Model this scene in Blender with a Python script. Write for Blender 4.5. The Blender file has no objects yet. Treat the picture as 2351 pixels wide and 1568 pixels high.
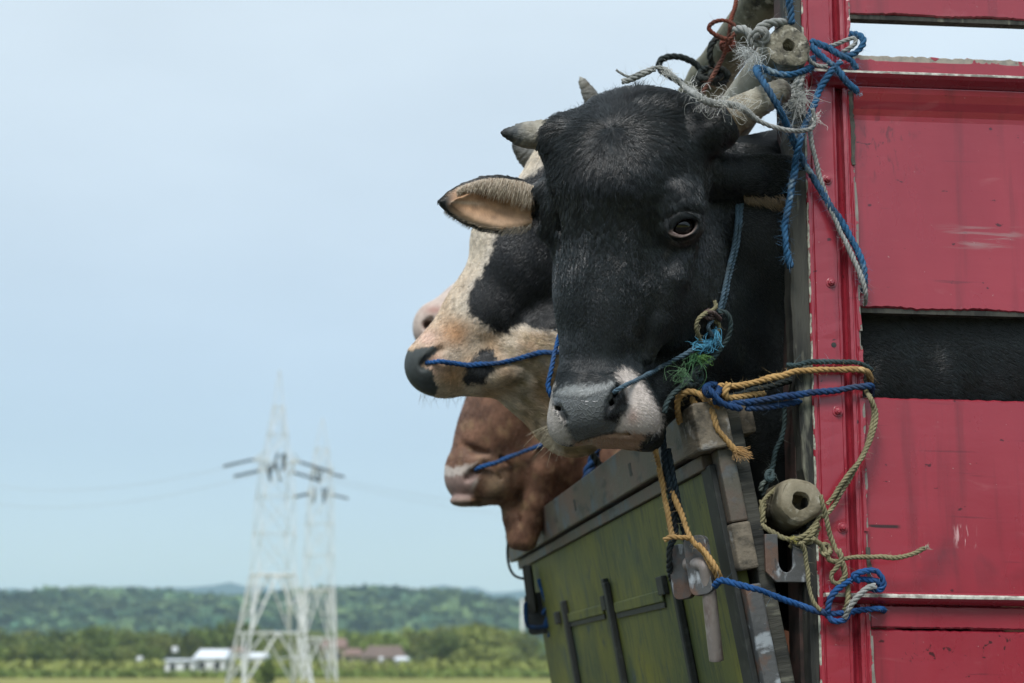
import bpy, math, random
import numpy as np
from mathutils import Vector, Matrix, kdtree, noise as mnoise

random.seed(7)
RNG = np.random.default_rng(11)
SC = bpy.context.scene
COL = SC.collection
rad = math.radians

# ------------------------------------------------------------------ camera
F = 3345.0                      # focal length in units of the reference grid (2351 x 1568)
CX, CY = 1175.5, 784.0
TILT = math.atan(720.0 / F)     # the camera looks up a little
EYE = np.array([0.0, 0.0, 1.60])
FWD = np.array([0.0, math.cos(TILT), math.sin(TILT)])
RGT = np.array([1.0, 0.0, 0.0])
UPV = np.array([0.0, -math.sin(TILT), math.cos(TILT)])
cam_d = bpy.data.cameras.new('camera')
cam = bpy.data.objects.new('camera', cam_d)
COL.objects.link(cam)
cam.location = EYE
cam.rotation_euler = (math.pi / 2 + TILT, 0, 0)
cam_d.sensor_width = 36.0
cam_d.lens = 36.0 * F / 2351.0
cam_d.clip_start = 0.05
cam_d.clip_end = 20000
cam_d.dof.use_dof = True
cam_d.dof.focus_distance = 2.27
cam_d.dof.aperture_fstop = 4.9
SC.camera = cam

# ------------------------------------------------------------------ world: thin overcast over a daylight sky
SUN_EL, SUN_AZ = rad(50), rad(197)
world = bpy.data.worlds.new('World')
SC.world = world
world.use_nodes = True
wn, wl = world.node_tree.nodes, world.node_tree.links
wn.clear()
w_out = wn.new('ShaderNodeOutputWorld')
w_sky = wn.new('ShaderNodeTexSky')
w_sky.sky_type = 'NISHITA'
w_sky.sun_disc = False
w_sky.sun_elevation = SUN_EL
w_sky.sun_rotation = SUN_AZ
w_bg1 = wn.new('ShaderNodeBackground'); w_bg1.inputs['Strength'].default_value = 0.05
wl.new(w_sky.outputs[0], w_bg1.inputs['Color'])
w_geo = wn.new('ShaderNodeTexCoord')
w_sep = wn.new('ShaderNodeSeparateXYZ'); wl.new(w_geo.outputs['Generated'], w_sep.inputs[0])
w_ramp = wn.new('ShaderNodeValToRGB')
w_cr = w_ramp.color_ramp
w_cr.elements[0].position = 0.0;  w_cr.elements[0].color = (0.215, 0.29, 0.38, 1)
w_cr.elements[1].position = 1.0;  w_cr.elements[1].color = (0.92, 0.98, 1.0, 1)
e = w_cr.elements.new(0.14); e.color = (0.315, 0.372, 0.425, 1)
e = w_cr.elements.new(0.28); e.color = (0.53, 0.59, 0.605, 1)
e = w_cr.elements.new(0.42); e.color = (0.68, 0.75, 0.755, 1)
wl.new(w_sep.outputs['Z'], w_ramp.inputs[0])
w_map = wn.new('ShaderNodeMapping'); w_map.inputs['Scale'].default_value = (1.6, 1.6, 4.5)
wl.new(w_geo.outputs['Generated'], w_map.inputs[0])
w_noi = wn.new('ShaderNodeTexNoise'); w_noi.inputs['Scale'].default_value = 1.7; w_noi.inputs['Detail'].default_value = 4
wl.new(w_map.outputs[0], w_noi.inputs[0])
w_mr = wn.new('ShaderNodeMapRange'); w_mr.inputs[1].default_value = 0.3; w_mr.inputs[2].default_value = 0.7
w_mr.inputs[3].default_value = 0.93; w_mr.inputs[4].default_value = 1.08
wl.new(w_noi.outputs[0], w_mr.inputs[0])
w_mul = wn.new('ShaderNodeVectorMath'); w_mul.operation = 'SCALE'
wl.new(w_ramp.outputs[0], w_mul.inputs[0]); wl.new(w_mr.outputs[0], w_mul.inputs['Scale'])
w_bg2 = wn.new('ShaderNodeBackground'); w_bg2.inputs['Strength'].default_value = 0.62
wl.new(w_mul.outputs[0], w_bg2.inputs['Color'])
w_add = wn.new('ShaderNodeAddShader')
wl.new(w_bg1.outputs[0], w_add.inputs[0]); wl.new(w_bg2.outputs[0], w_add.inputs[1])
wl.new(w_add.outputs[0], w_out.inputs['Surface'])

# ------------------------------------------------------------------ sun behind thin cloud
sun_d = bpy.data.lights.new('sun', 'SUN')
sun_d.energy = 2.0
sun_d.angle = rad(22)
sun_d.color = (1.0, 0.975, 0.94)
sun = bpy.data.objects.new('sun', sun_d)
COL.objects.link(sun)
_sd = Vector((math.cos(SUN_EL) * math.sin(SUN_AZ), math.cos(SUN_EL) * math.cos(SUN_AZ), math.sin(SUN_EL)))
sun.rotation_euler = _sd.to_track_quat('Z', 'Y').to_euler()

SC.view_settings.view_transform = 'Standard'
SC.view_settings.look = 'None'
SC.view_settings.exposure = 0.55
SC.view_settings.gamma = 1.0
SC.view_settings.use_curve_mapping = False
SC.render.engine = 'CYCLES'
SC.cycles.use_denoising = True
SC.cycles.max_bounces = 8
SC.cycles.diffuse_bounces = 3
SC.cycles.glossy_bounces = 3
SC.cycles.transparent_max_bounces = 8
SC.cycles.volume_bounces = 2
SC.cycles_curves.shape = 'RIBBONS'

# ------------------------------------------------------------------ helpers: places
def P(px, py, d):
    px = np.asarray(px, float); py = np.asarray(py, float); d = np.asarray(d, float)
    a = (px - CX) / F; b = (CY - py) / F
    return EYE + d[..., None] * (FWD + a[..., None] * RGT + b[..., None] * UPV)

def ray(px, py):
    v = FWD + RGT * (px - CX) / F + UPV * (CY - py) / F
    return v

def at_dist(px, py, Y):           # point at horizontal distance Y
    v = ray(px, py)
    return EYE + v * (Y / v[1])

def tag(o, label=None, cat=None, group=None, kind=None):
    if label: o['label'] = label
    if cat: o['category'] = cat
    if group: o['group'] = group
    if kind: o['kind'] = kind
    return o

def empty(name, mat=None, parent=None):
    o = bpy.data.objects.new(name, None)
    COL.objects.link(o)
    o.empty_display_size = 0.05
    if parent is not None: o.parent = parent
    if mat is not None: o.matrix_local = mat
    return o

def mesh_obj(name, verts, faces, mat=None, parent=None, smooth=False, bevel=0.0, loc=None):
    me = bpy.data.meshes.new(name)
    verts = np.asarray(verts, float)
    if loc is not None:
        verts = verts - np.asarray(loc, float)
    if isinstance(faces, np.ndarray):
        faces = faces.tolist()
    me.from_pydata(verts.tolist(), [], faces)
    me.validate()
    if smooth:
        me.shade_smooth()
    o = bpy.data.objects.new(name, me)
    COL.objects.link(o)
    if mat is not None: me.materials.append(mat)
    if parent is not None: o.parent = parent
    if loc is not None: o.location = loc
    if bevel > 0:
        b = o.modifiers.new('bevel', 'BEVEL'); b.width = bevel; b.segments = 2; b.limit_method = 'ANGLE'
        b.angle_limit = rad(40)
    return o

class MB:
    """collects shapes and links them as one mesh object"""
    def __init__(s): s.v = []; s.f = []; s.n = 0
    def add(s, v, f):
        v = np.asarray(v, float)
        s.v.append(v)
        if isinstance(f, np.ndarray): f = f.tolist()
        s.f += [[i + s.n for i in q] for q in f]
        s.n += len(v)
        return s
    def box(s, x0, x1, y0, y1, z0, z1, M=None):
        v = np.array([[x, y, z] for x in (x0, x1) for y in (y0, y1) for z in (z0, z1)], float)
        if M is not None: v = v @ np.asarray(M)[:3, :3].T + np.asarray(M)[:3, 3]
        return s.add(v, [[0, 1, 3, 2], [4, 6, 7, 5], [0, 4, 5, 1], [2, 3, 7, 6], [0, 2, 6, 4], [1, 5, 7, 3]])
    def tube(s, pts, radii, n=8, cap=True):
        v, f = tube(pts, radii, n, cap); return s.add(v, f)
    def build(s, name, mat, parent=None, smooth=False, bevel=0.0, loc=None):
        return mesh_obj(name, np.concatenate(s.v), s.f, mat, parent, smooth, bevel, loc)

def frames(pts):
    pts = np.asarray(pts, float)
    t = np.gradient(pts, axis=0)
    t /= np.linalg.norm(t, axis=1, keepdims=True) + 1e-12
    n0 = np.cross(t[0], [0.0, 0.0, 1.0])
    if np.linalg.norm(n0) < 1e-3: n0 = np.cross(t[0], [0.0, 1.0, 0.0])
    n = np.zeros_like(pts); n[0] = n0 / np.linalg.norm(n0)
    for i in range(1, len(pts)):
        q = n[i - 1] - t[i] * np.dot(n[i - 1], t[i])
        n[i] = q / (np.linalg.norm(q) + 1e-12)
    return t, n, np.cross(t, n)

def tube(pts, radii, n=8, cap=True):
    pts = np.asarray(pts, float)
    radii = np.broadcast_to(np.asarray(radii, float), (len(pts),))
    t, a, b = frames(pts)
    ang = np.linspace(0, 2 * np.pi, n, endpoint=False)
    ring = pts[:, None, :] + radii[:, None, None] * (np.cos(ang)[None, :, None] * a[:, None, :] + np.sin(ang)[None, :, None] * b[:, None, :])
    v = ring.reshape(-1, 3)
    m = len(pts)
    i = np.arange(m - 1)[:, None] * n; j = np.arange(n)[None, :]; k = (j + 1) % n
    f = np.stack([i + j, i + k, i + n + k, i + n + j], -1).reshape(-1, 4).tolist()
    if cap:
        f.append(list(range(n))[::-1]); f.append(list(range((m - 1) * n, m * n)))
    return v, f

def catmull(pts, step):
    pts = np.asarray(pts, float)
    if len(pts) == 2:
        pts = np.vstack([pts[0], (pts[0] + pts[1]) / 2, pts[1]])
    p = np.vstack([2 * pts[0] - pts[1], pts, 2 * pts[-1] - pts[-2]])
    out = []
    for i in range(1, len(p) - 2):
        p0, p1, p2, p3 = p[i - 1], p[i], p[i + 1], p[i + 2]
        t = np.linspace(0, 1, 24, endpoint=False)[:, None]
        out.append(0.5 * ((2 * p1) + (-p0 + p2) * t + (2 * p0 - 5 * p1 + 4 * p2 - p3) * t ** 2 + (-p0 + 3 * p1 - 3 * p2 + p3) * t ** 3))
    out.append(p[-2][None, :])
    q = np.vstack(out)
    s = np.concatenate([[0], np.cumsum(np.linalg.norm(np.diff(q, axis=0), axis=1))])
    m = max(4, int(s[-1] / step) + 1)
    u = np.linspace(0, s[-1], m)
    return np.stack([np.interp(u, s, q[:, k]) for k in range(3)], 1)

# ------------------------------------------------------------------ helpers: materials
def new_mat(name):
    m = bpy.data.materials.new(name); m.use_nodes = True
    nt = m.node_tree
    return m, nt.nodes, nt.links, nt.nodes['Principled BSDF']

def node(N, kind, **kw):
    n = N.new(kind)
    for k, v in kw.items(): setattr(n, k, v)
    return n

def noise_fac(N, L, scale, detail=4, stretch=(1, 1, 1), lo=0.35, hi=0.65, coord='Object', rough=0.55, dist=0.0):
    tc = node(N, 'ShaderNodeTexCoord')
    mp = node(N, 'ShaderNodeMapping'); mp.inputs['Scale'].default_value = stretch
    L.new(tc.outputs[coord], mp.inputs[0])
    no = node(N, 'ShaderNodeTexNoise')
    no.inputs['Scale'].default_value = scale; no.inputs['Detail'].default_value = detail
    no.inputs['Roughness'].default_value = rough; no.inputs['Distortion'].default_value = dist
    L.new(mp.outputs[0], no.inputs['Vector'])
    mr = node(N, 'ShaderNodeMapRange'); mr.inputs[1].default_value = lo; mr.inputs[2].default_value = hi
    L.new(no.outputs[0], mr.inputs[0])
    return mr.outputs[0], no.outputs[0]

def mix(N, L, fac, a, b, blend='MIX'):
    m = node(N, 'ShaderNodeMix', data_type='RGBA', blend_type=blend)
    if hasattr(fac, 'is_linked') or hasattr(fac, 'node'): L.new(fac, m.inputs[0])
    else: m.inputs[0].default_value = fac
    for s, x in ((6, a), (7, b)):
        if hasattr(x, 'node'): L.new(x, m.inputs[s])
        else: m.inputs[s].default_value = tuple(x) + ((1,) if len(x) == 3 else ())
    return m.outputs[2]

def math_n(N, L, op, a, b=None):
    m = node(N, 'ShaderNodeMath', operation=op)
    for s, x in ((0, a), (1, b)):
        if x is None: continue
        if hasattr(x, 'node'): L.new(x, m.inputs[s])
        else: m.inputs[s].default_value = x
    return m.outputs[0]

def bump(N, L, B, h, strength=0.3, dist=0.01, prev=None):
    b = node(N, 'ShaderNodeBump'); b.inputs['Strength'].default_value = strength; b.inputs['Distance'].default_value = dist
    L.new(h, b.inputs['Height'])
    if prev is not None: L.new(prev, b.inputs['Normal'])
    L.new(b.outputs[0], B.inputs['Normal'])
    return b.outputs[0]

def surf_mat(name, layers, rough=0.6, bumps=(), metallic=0.0, spec=0.5, coat=0.0, rough_var=None):
    """layers: first colour, then (colour, scale, stretch, lo, hi) mixed over it by noise"""
    m, N, L, B = new_mat(name)
    c = layers[0]
    for (col, sc, st, lo, hi) in layers[1:]:
        f, _ = noise_fac(N, L, sc, 5, st, lo, hi)
        c = mix(N, L, f, c, col)
    if hasattr(c, 'node'): L.new(c, B.inputs['Base Color'])
    else: B.inputs['Base Color'].default_value = tuple(c) + (1,)
    B.inputs['Roughness'].default_value = rough
    B.inputs['Metallic'].default_value = metallic
    B.inputs['Specular IOR Level'].default_value = spec
    B.inputs['Coat Weight'].default_value = coat
    B.inputs['Coat Roughness'].default_value = 0.25
    if rough_var:
        f, _ = noise_fac(N, L, rough_var[0], 4, (1, 1, 1), 0.3, 0.7)
        mr = node(N, 'ShaderNodeMapRange'); mr.inputs[3].default_value = rough_var[1]; mr.inputs[4].default_value = rough_var[2]
        L.new(f, mr.inputs[0]); L.new(mr.outputs[0], B.inputs['Roughness'])
    prev = None
    for (sc, st, strength, dist) in bumps:
        _, h = noise_fac(N, L, sc, 6, st)
        prev = bump(N, L, B, h, strength, dist, prev)
    return m

def attr_mat(name, attr='coat', rough=0.6, spec=0.3, noise=None, bumps=(), sheen=0.0):
    m, N, L, B = new_mat(name)
    a = node(N, 'ShaderNodeAttribute', attribute_name=attr)
    c = a.outputs['Color']
    if noise:
        f, _ = noise_fac(N, L, noise[0], 5, (1, 1, 1), 0.3, 0.7)
        c = mix(N, L, f, c, noise[1], 'MULTIPLY')
    L.new(c, B.inputs['Base Color'])
    B.inputs['Roughness'].default_value = rough
    B.inputs['Specular IOR Level'].default_value = spec
    B.inputs['Sheen Weight'].default_value = sheen
    prev = None
    for (sc, st, strength, dist) in bumps:
        _, h = noise_fac(N, L, sc, 6, st)
        prev = bump(N, L, B, h, strength, dist, prev)
    return m

# ------------------------------------------------------------------ helpers: strands (fur, fibres)
def strands(name, pts, radius, cols, mat, parent=None, tip=0.15):
    """pts (n, k, 3) world points; cols (n, 3)"""
    n, k, _ = pts.shape
    c = bpy.data.hair_curves.new(name)
    c.add_curves([k] * n)
    c.attributes['position'].data.foreach_set('vector', pts.astype(np.float32).ravel())
    r = np.asarray(radius, float)
    r = np.broadcast_to(r.reshape(-1, 1) if r.ndim else r, (n, k)) * np.linspace(1, tip, k)[None, :] ** 0.7
    at = c.attributes.get('radius') or c.attributes.new('radius', 'FLOAT', 'POINT')
    at.data.foreach_set('value', r.astype(np.float32).ravel())
    ca = c.attributes.new('coat', 'FLOAT_COLOR', 'CURVE')
    cc = np.ones((n, 4), np.float32); cc[:, :3] = cols
    ca.data.foreach_set('color', cc.ravel())
    c.materials.append(mat)
    o = bpy.data.objects.new(name, c)
    COL.objects.link(o)
    if parent is not None:
        o.parent = parent
    return o

# ------------------------------------------------------------------ blended solids -> one continuous skin
class Solid:
    """a smooth blended solid on a (u, v, w) grid; u right, v down, w towards the viewer, in reference-grid units"""
    def __init__(s, U, V, W):
        s.ax = [np.asarray(a, np.float32) for a in (U, V, W)]
        s.f = np.full([len(a) for a in s.ax], 900.0, np.float32)
    def _box(s, lo, hi, m):
        sl = []
        for a, l, h in zip(s.ax, lo, hi):
            i = max(0, np.searchsorted(a, l - m) - 1); j = min(len(a), np.searchsorted(a, h + m) + 1)
            sl.append(slice(i, j))
        g = [s.ax[0][sl[0]][:, None, None], s.ax[1][sl[1]][None, :, None], s.ax[2][sl[2]][None, None, :]]
        return tuple(sl), g
    def _put(s, sl, d, k, sub=False):
        f = s.f[sl]
        if sub:
            d = -d
            h = np.clip(0.5 - 0.5 * (f - d) / k, 0, 1)
            s.f[sl] = f + (d - f) * h + k * h * (1 - h)
        else:
            h = np.clip(0.5 + 0.5 * (f - d) / k, 0, 1)
            s.f[sl] = f + (d - f) * h - k * h * (1 - h)
    def ell(s, c, r, R=None, k=30, sub=False):
        c = np.asarray(c, float); r = np.asarray(r, float)
        R = np.eye(3) if R is None else np.asarray(R, float)     # columns are the axes
        ext = np.sqrt(((R * r[None, :]) ** 2).sum(1))
        sl, g = s._box(c - ext, c + ext, k * 1.5 + 25)
        q = [g[i] - c[i] for i in range(3)]
        a = [sum(q[i] * R[i, j] for i in range(3)) for j in range(3)]
        k0 = np.sqrt(sum((a[j] / r[j]) ** 2 for j in range(3)))
        k1 = np.sqrt(sum((a[j] / r[j] ** 2) ** 2 for j in range(3))) + 1e-9
        s._put(sl, k0 * (k0 - 1) / k1, k, sub)
        return s
    def cone(s, p, r1, q, r2, k=30, sub=False):
        p = np.asarray(p, float); q = np.asarray(q, float)
        rm = max(r1, r2)
        sl, g = s._box(np.minimum(p, q) - rm, np.maximum(p, q) + rm, k * 1.5 + 25)
        ab = q - p; L2 = (ab ** 2).sum() + 1e-9
        x = [g[i] - p[i] for i in range(3)]
        t = np.clip(sum(x[i] * ab[i] for i in range(3)) / L2, 0, 1)
        d = np.sqrt(sum((x[i] - ab[i] * t) ** 2 for i in range(3))) - (r1 + (r2 - r1) * t)
        s._put(sl, d, k, sub)
        return s
    def chain(s, pts, k=30, sub=False):
        for a, b in zip(pts[:-1], pts[1:]):
            s.cone(a[:3], a[3], b[:3], b[3], k, sub)
        return s
    def leaf(s, a, b, up, hw, th, prof, k=12, cup=0.0, sub=False):
        """ear: from a to b, half width hw across `up`, thickness th, cupped towards the viewer"""
        a = np.asarray(a, float); b = np.asarray(b, float)
        ax = b - a; Ln = np.linalg.norm(ax); ax /= Ln
        up = np.asarray(up, float); up = up - ax * up.dot(ax); up /= np.linalg.norm(up)
        nn = np.cross(ax, up)
        if nn[2] < 0: nn = -nn
        m = hw + th
        sl, g = s._box(np.minimum(a, b) - m, np.maximum(a, b) + m, 30)
        q = [g[i] - a[i] for i in range(3)]
        x = sum(q[i] * ax[i] for i in range(3)) / Ln
        y = sum(q[i] * up[i] for i in range(3))
        z = sum(q[i] * nn[i] for i in range(3))
        xc = np.clip(x, 0, 1)
        pr = np.interp(xc, [p[0] for p in prof], [p[1] for p in prof]).astype(np.float32)
        hwv = hw * pr + 1.0
        z = z - cup * (y / hw) ** 2 * hw
        thv = th * (0.35 + 0.65 * pr)
        k0 = np.sqrt((y / hwv) ** 2 + (z / thv) ** 2)
        k1 = np.sqrt((y / hwv ** 2) ** 2 + (z / thv ** 2) ** 2) + 1e-6
        d = k0 * (k0 - 1) / k1
        d = np.maximum(d, np.maximum(-x, x - 1) * Ln)
        s._put(sl, d, k, sub)
        return s
    def almond(s, c, dirn, a, b, tilt, k=4, reach=60):
        """cuts an eye-shaped opening outwards from c along dirn"""
        c = np.asarray(c, float); z = np.asarray(dirn, float); z /= np.linalg.norm(z)
        x = np.array([math.cos(tilt), math.sin(tilt), 0.0]); x -= z * x.dot(z); x /= np.linalg.norm(x); y = np.cross(z, x)
        sl, g = s._box(c - reach, c + reach, 6)
        q = [g[i] - c[i] for i in range(3)]
        px = sum(q[i] * x[i] for i in range(3)); py = sum(q[i] * y[i] for i in range(3)); pz = sum(q[i] * z[i] for i in range(3))
        R = (a * a + b * b) / (2 * b); o = R - b
        d = np.maximum(np.sqrt(px ** 2 + (py - o) ** 2), np.sqrt(px ** 2 + (py + o) ** 2)) - R
        d = np.maximum(d, -pz)
        s._put(sl, d, k, True)
        return s
    def surf_w(s, u, v):
        i = np.argmin(abs(s.ax[0] - u)); j = np.argmin(abs(s.ax[1] - v))
        col = s.f[i, j]
        idx = np.where(col < 0)[0]
        return float(s.ax[2][idx[-1]]) if len(idx) else None
    def skin(s):
        f = s.f; A = s.ax
        ins = f < 0
        cnt = np.zeros([n - 1 for n in f.shape], np.uint8)
        for dx in (0, 1):
            for dy in (0, 1):
                for dz in (0, 1):
                    cnt += ins[dx:f.shape[0] - 1 + dx, dy:f.shape[1] - 1 + dy, dz:f.shape[2] - 1 + dz]
        act = np.argwhere((cnt > 0) & (cnt < 8))
        vid = np.full(cnt.shape, -1, np.int64)
        vid[act[:, 0], act[:, 1], act[:, 2]] = np.arange(len(act))
        acc = np.zeros((len(act), 3)); num = np.zeros(len(act))
        I, J, K = act.T
        for ax in range(3):
            o = [a for a in range(3) if a != ax]
            for e0 in (0, 1):
                for e1 in (0, 1):
                    d = [0, 0, 0]; d[o[0]] = e0; d[o[1]] = e1
                    p = [I + d[0], J + d[1], K + d[2]]
                    q = [x.copy() for x in p]; q[ax] = q[ax] + 1
                    fa = f[p[0], p[1], p[2]]; fb = f[q[0], q[1], q[2]]
                    m = (fa < 0) != (fb < 0)
                    t = np.where(m, fa / np.where(m, fa - fb, 1), 0)
                    pos = np.stack([A[c][p[c]] for c in range(3)], 1)
                    pos[:, ax] = A[ax][p[ax]] + t * (A[ax][q[ax]] - A[ax][p[ax]])
                    acc[m] += pos[m]; num[m] += 1
        verts = acc / num[:, None]
        faces = []
        for ax in range(3):
            o = [(ax + 1) % 3, (ax + 2) % 3]
            n = list(f.shape)
            sl_a = [slice(None)] * 3; sl_b = [slice(None)] * 3
            sl_a[ax] = slice(0, n[ax] - 1); sl_b[ax] = slice(1, n[ax])
            ch = ins[tuple(sl_a)] != ins[tuple(sl_b)]
            e = np.argwhere(ch)
            ok = (e[:, o[0]] > 0) & (e[:, o[1]] > 0) & (e[:, o[0]] < n[o[0]] - 1) & (e[:, o[1]] < n[o[1]] - 1)
            e = e[ok]
            q = []
            for (a, b) in ((0, 0), (1, 0), (1, 1), (0, 1)):
                c = e.copy(); c[:, o[0]] -= a; c[:, o[1]] -= b
                q.append(vid[c[:, 0], c[:, 1], c[:, 2]])
            q = np.stack(q, 1)
            flip = ~ins[e[:, 0], e[:, 1], e[:, 2]]
            q[flip] = q[flip][:, ::-1]
            faces.append(q)
        faces = np.concatenate(faces)
        faces = faces[(faces >= 0).all(1)]
        # (u, v, w) is left-handed against the world, so the winding turns over once
        return verts, faces[:, ::-1]

def vnormals(v, f):
    n = np.zeros_like(v)
    fn = np.cross(v[f[:, 2]] - v[f[:, 0]], v[f[:, 3]] - v[f[:, 1]])
    for c in range(4): np.add.at(n, f[:, c], fn)
    return n / (np.linalg.norm(n, axis=1, keepdims=True) + 1e-12)

def relax(v, f, times=1, lam=0.5):
    for _ in range(times):
        s = np.zeros_like(v); c = np.zeros(len(v))
        for a, b in ((0, 1), (1, 2), (2, 3), (3, 0)):
            np.add.at(s, f[:, a], v[f[:, b]]); np.add.at(c, f[:, a], 1)
            np.add.at(s, f[:, b], v[f[:, a]]); np.add.at(c, f[:, b], 1)
        v = v + lam * (s / c[:, None] - v)
    return v

def to_world(uvw, D):
    return P(uvw[..., 0], uvw[..., 1], D - uvw[..., 2] * D / F)

def inside(poly, x, y):
    poly = np.asarray(poly, float)
    r = np.zeros(np.shape(x), bool)
    j = len(poly) - 1
    for i in range(len(poly)):
        xi, yi = poly[i]; xj, yj = poly[j]
        c = ((yi > y) != (yj > y)) & (x < (xj - xi) * (y - yi) / (yj - yi + 1e-9) + xi)
        r ^= c
        j = i
    return r

def poly_dist(poly, x, y):
    """signed distance to a closed outline, negative inside"""
    poly = np.asarray(poly, float)
    d = np.full(np.shape(x), 1e9)
    for i in range(len(poly)):
        a = poly[i - 1]; b = poly[i]
        ab = b - a; L2 = (ab ** 2).sum() + 1e-9
        t = np.clip(((x - a[0]) * ab[0] + (y - a[1]) * ab[1]) / L2, 0, 1)
        d = np.minimum(d, np.hypot(x - a[0] - ab[0] * t, y - a[1] - ab[1] * t))
    return np.where(inside(poly, x, y), -d, d)

def wob(x, y, s, seed=0):
    """cheap smooth 2-D noise, about -1..1"""
    r = np.random.default_rng(seed)
    o = np.zeros(np.shape(x))
    for i in range(7):
        a = r.uniform(0, 2 * np.pi); fq = r.uniform(0.5, 2.2) / s; ph = r.uniform(0, 6.3)
        o = o + np.sin((x * np.cos(a) + y * np.sin(a)) * fq * 2 * np.pi + ph) / 3.2
    return o

def sstep(a, b, x):
    t = np.clip((x - a) / (b - a), 0, 1); return t * t * (3 - 2 * t)

def paint(col, mask, c):
    m = np.asarray(mask, float)[:, None]
    return col * (1 - m) + np.asarray(c, float)[None, :] * m

def animal_mesh(name, solid, D, colour, mat, smooth_times=1, extra=None):
    uvw, f = solid.skin()
    uvw = relax(uvw, f, smooth_times)
    me = bpy.data.meshes.new(name)
    wv = to_world(uvw, D)
    org = wv.mean(0)
    me.vertices.add(len(wv)); me.vertices.foreach_set('co', (wv - org).astype(np.float32).ravel())
    me.loops.add(f.size); me.loops.foreach_set('vertex_index', f.astype(np.int32).ravel())
    me.polygons.add(len(f))
    me.polygons.foreach_set('loop_start', np.arange(0, f.size, 4, dtype=np.int32))
    me.update(calc_edges=True)
    me.validate()
    me.shade_smooth()
    nrm = vnormals(uvw, f)
    # outward in (u, v, w): test with the field's own orientation
    if (nrm * (uvw - uvw.mean(0))).sum(1).mean() < 0: nrm = -nrm
    col = colour(uvw, nrm)
    ca = me.color_attributes.new('coat', 'FLOAT_COLOR', 'POINT')
    cc = np.ones((len(uvw), 4), np.float32); cc[:, :3] = col
    ca.data.foreach_set('color', cc.ravel())
    if extra is not None:
        ea = me.attributes.new('pad', 'FLOAT', 'POINT')
        ea.data.foreach_set('value', extra(uvw, nrm).astype(np.float32))
    me.materials.append(mat)
    o = bpy.data.objects.new(name, me)
    COL.objects.link(o)
    o.location = org
    return o, uvw, f, nrm, col

def coat_fur(name, parent, uvw, f, nrm, col, D, n, flow, length, radius, lift, mat, keep, clump=0.0, clump_size=14, curl=0.0, seed=1, k=4, colvar=0.35, weight=None, jitter=0.16):
    r = np.random.default_rng(seed)
    tri = np.concatenate([f[:, [0, 1, 2]], f[:, [0, 2, 3]]])
    a, b, c = uvw[tri[:, 0]], uvw[tri[:, 1]], uvw[tri[:, 2]]
    cen = (a + b + c) / 3
    tn = nrm[tri].mean(1)
    ar = np.linalg.norm(np.cross(b - a, c - a), axis=1) * keep(cen, tn)
    if weight is not None: ar = ar * weight(cen)
    pick = r.choice(len(tri), n, p=ar / ar.sum())
    u1 = np.sqrt(r.random(n))[:, None]; u2 = r.random(n)[:, None]
    root = a[pick] * (1 - u1) + b[pick] * (u1 * (1 - u2)) + c[pick] * (u1 * u2)
    nn = tn[pick]; nn = nn / (np.linalg.norm(nn, axis=1, keepdims=True) + 1e-9)
    cl = col[tri[pick, 0]]
    d = flow(root)
    d = d + r.normal(0, 1, d.shape) * (jitter(root)[:, None] if callable(jitter) else jitter)
    d = d - nn * (d * nn).sum(1, keepdims=True)
    d = d / (np.linalg.norm(d, axis=1, keepdims=True) + 1e-9)
    ln = length(root) * r.uniform(0.65, 1.25, n)
    t = np.linspace(0, 1, k)
    lf = lift if np.isscalar(lift) else lift(root)
    lf = np.broadcast_to(lf, (n,))
    side = np.cross(nn, d)
    cu = r.normal(0, 1, n) * (curl(root) if callable(curl) else curl)
    pts = (root[:, None, :] + d[:, None, :] * (ln[:, None] * t)[:, :, None]
           + nn[:, None, :] * (lf[:, None] * ln[:, None] * np.sin(t * 2.2)[None, :])[:, :, None]
           + side[:, None, :] * (cu[:, None] * ln[:, None] * (t ** 2)[None, :])[:, :, None])
    pts -= nn[:, None, :] * 0.35
    if callable(clump) or clump > 0:
        key = np.floor((root + r.normal(0, clump_size * 0.25, root.shape)) / clump_size).astype(np.int64)
        h = (key * np.array([73856093, 19349663, 83492791])).sum(1)
        _, inv = np.unique(h, return_inverse=True)
        m = inv.max() + 1
        cnt = np.bincount(inv, minlength=m)[:, None]
        tipm = np.stack([np.bincount(inv, pts[:, -1, q], minlength=m) for q in range(3)], 1) / cnt
        jit = r.normal(0, 1, (m, 3)) * clump_size * 0.14
        tgt = (tipm + jit)[inv]
        cf = clump(root) if callable(clump) else np.full(n, clump)
        wgt = (cf[:, None] * (t ** 1.6)[None, :])[:, :, None]
        pts = pts * (1 - wgt) + (tgt[:, None, :] - (pts[:, -1:, :] - pts) * 0.35) * wgt
        cvar = 1 + (r.uniform(-colvar, colvar, m)[inv]) * (cf / (cf.max() + 1e-6))
    else:
        cvar = r.uniform(1 - colvar, 1 + colvar, n)
    cl = cl * cvar[:, None]
    o = strands(name, to_world(pts, D), radius, cl, mat)
    o.parent = parent
    o.matrix_parent_inverse = Matrix.Translation(-Vector(parent.location))
    o['kind'] = 'stuff'
    return o

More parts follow.
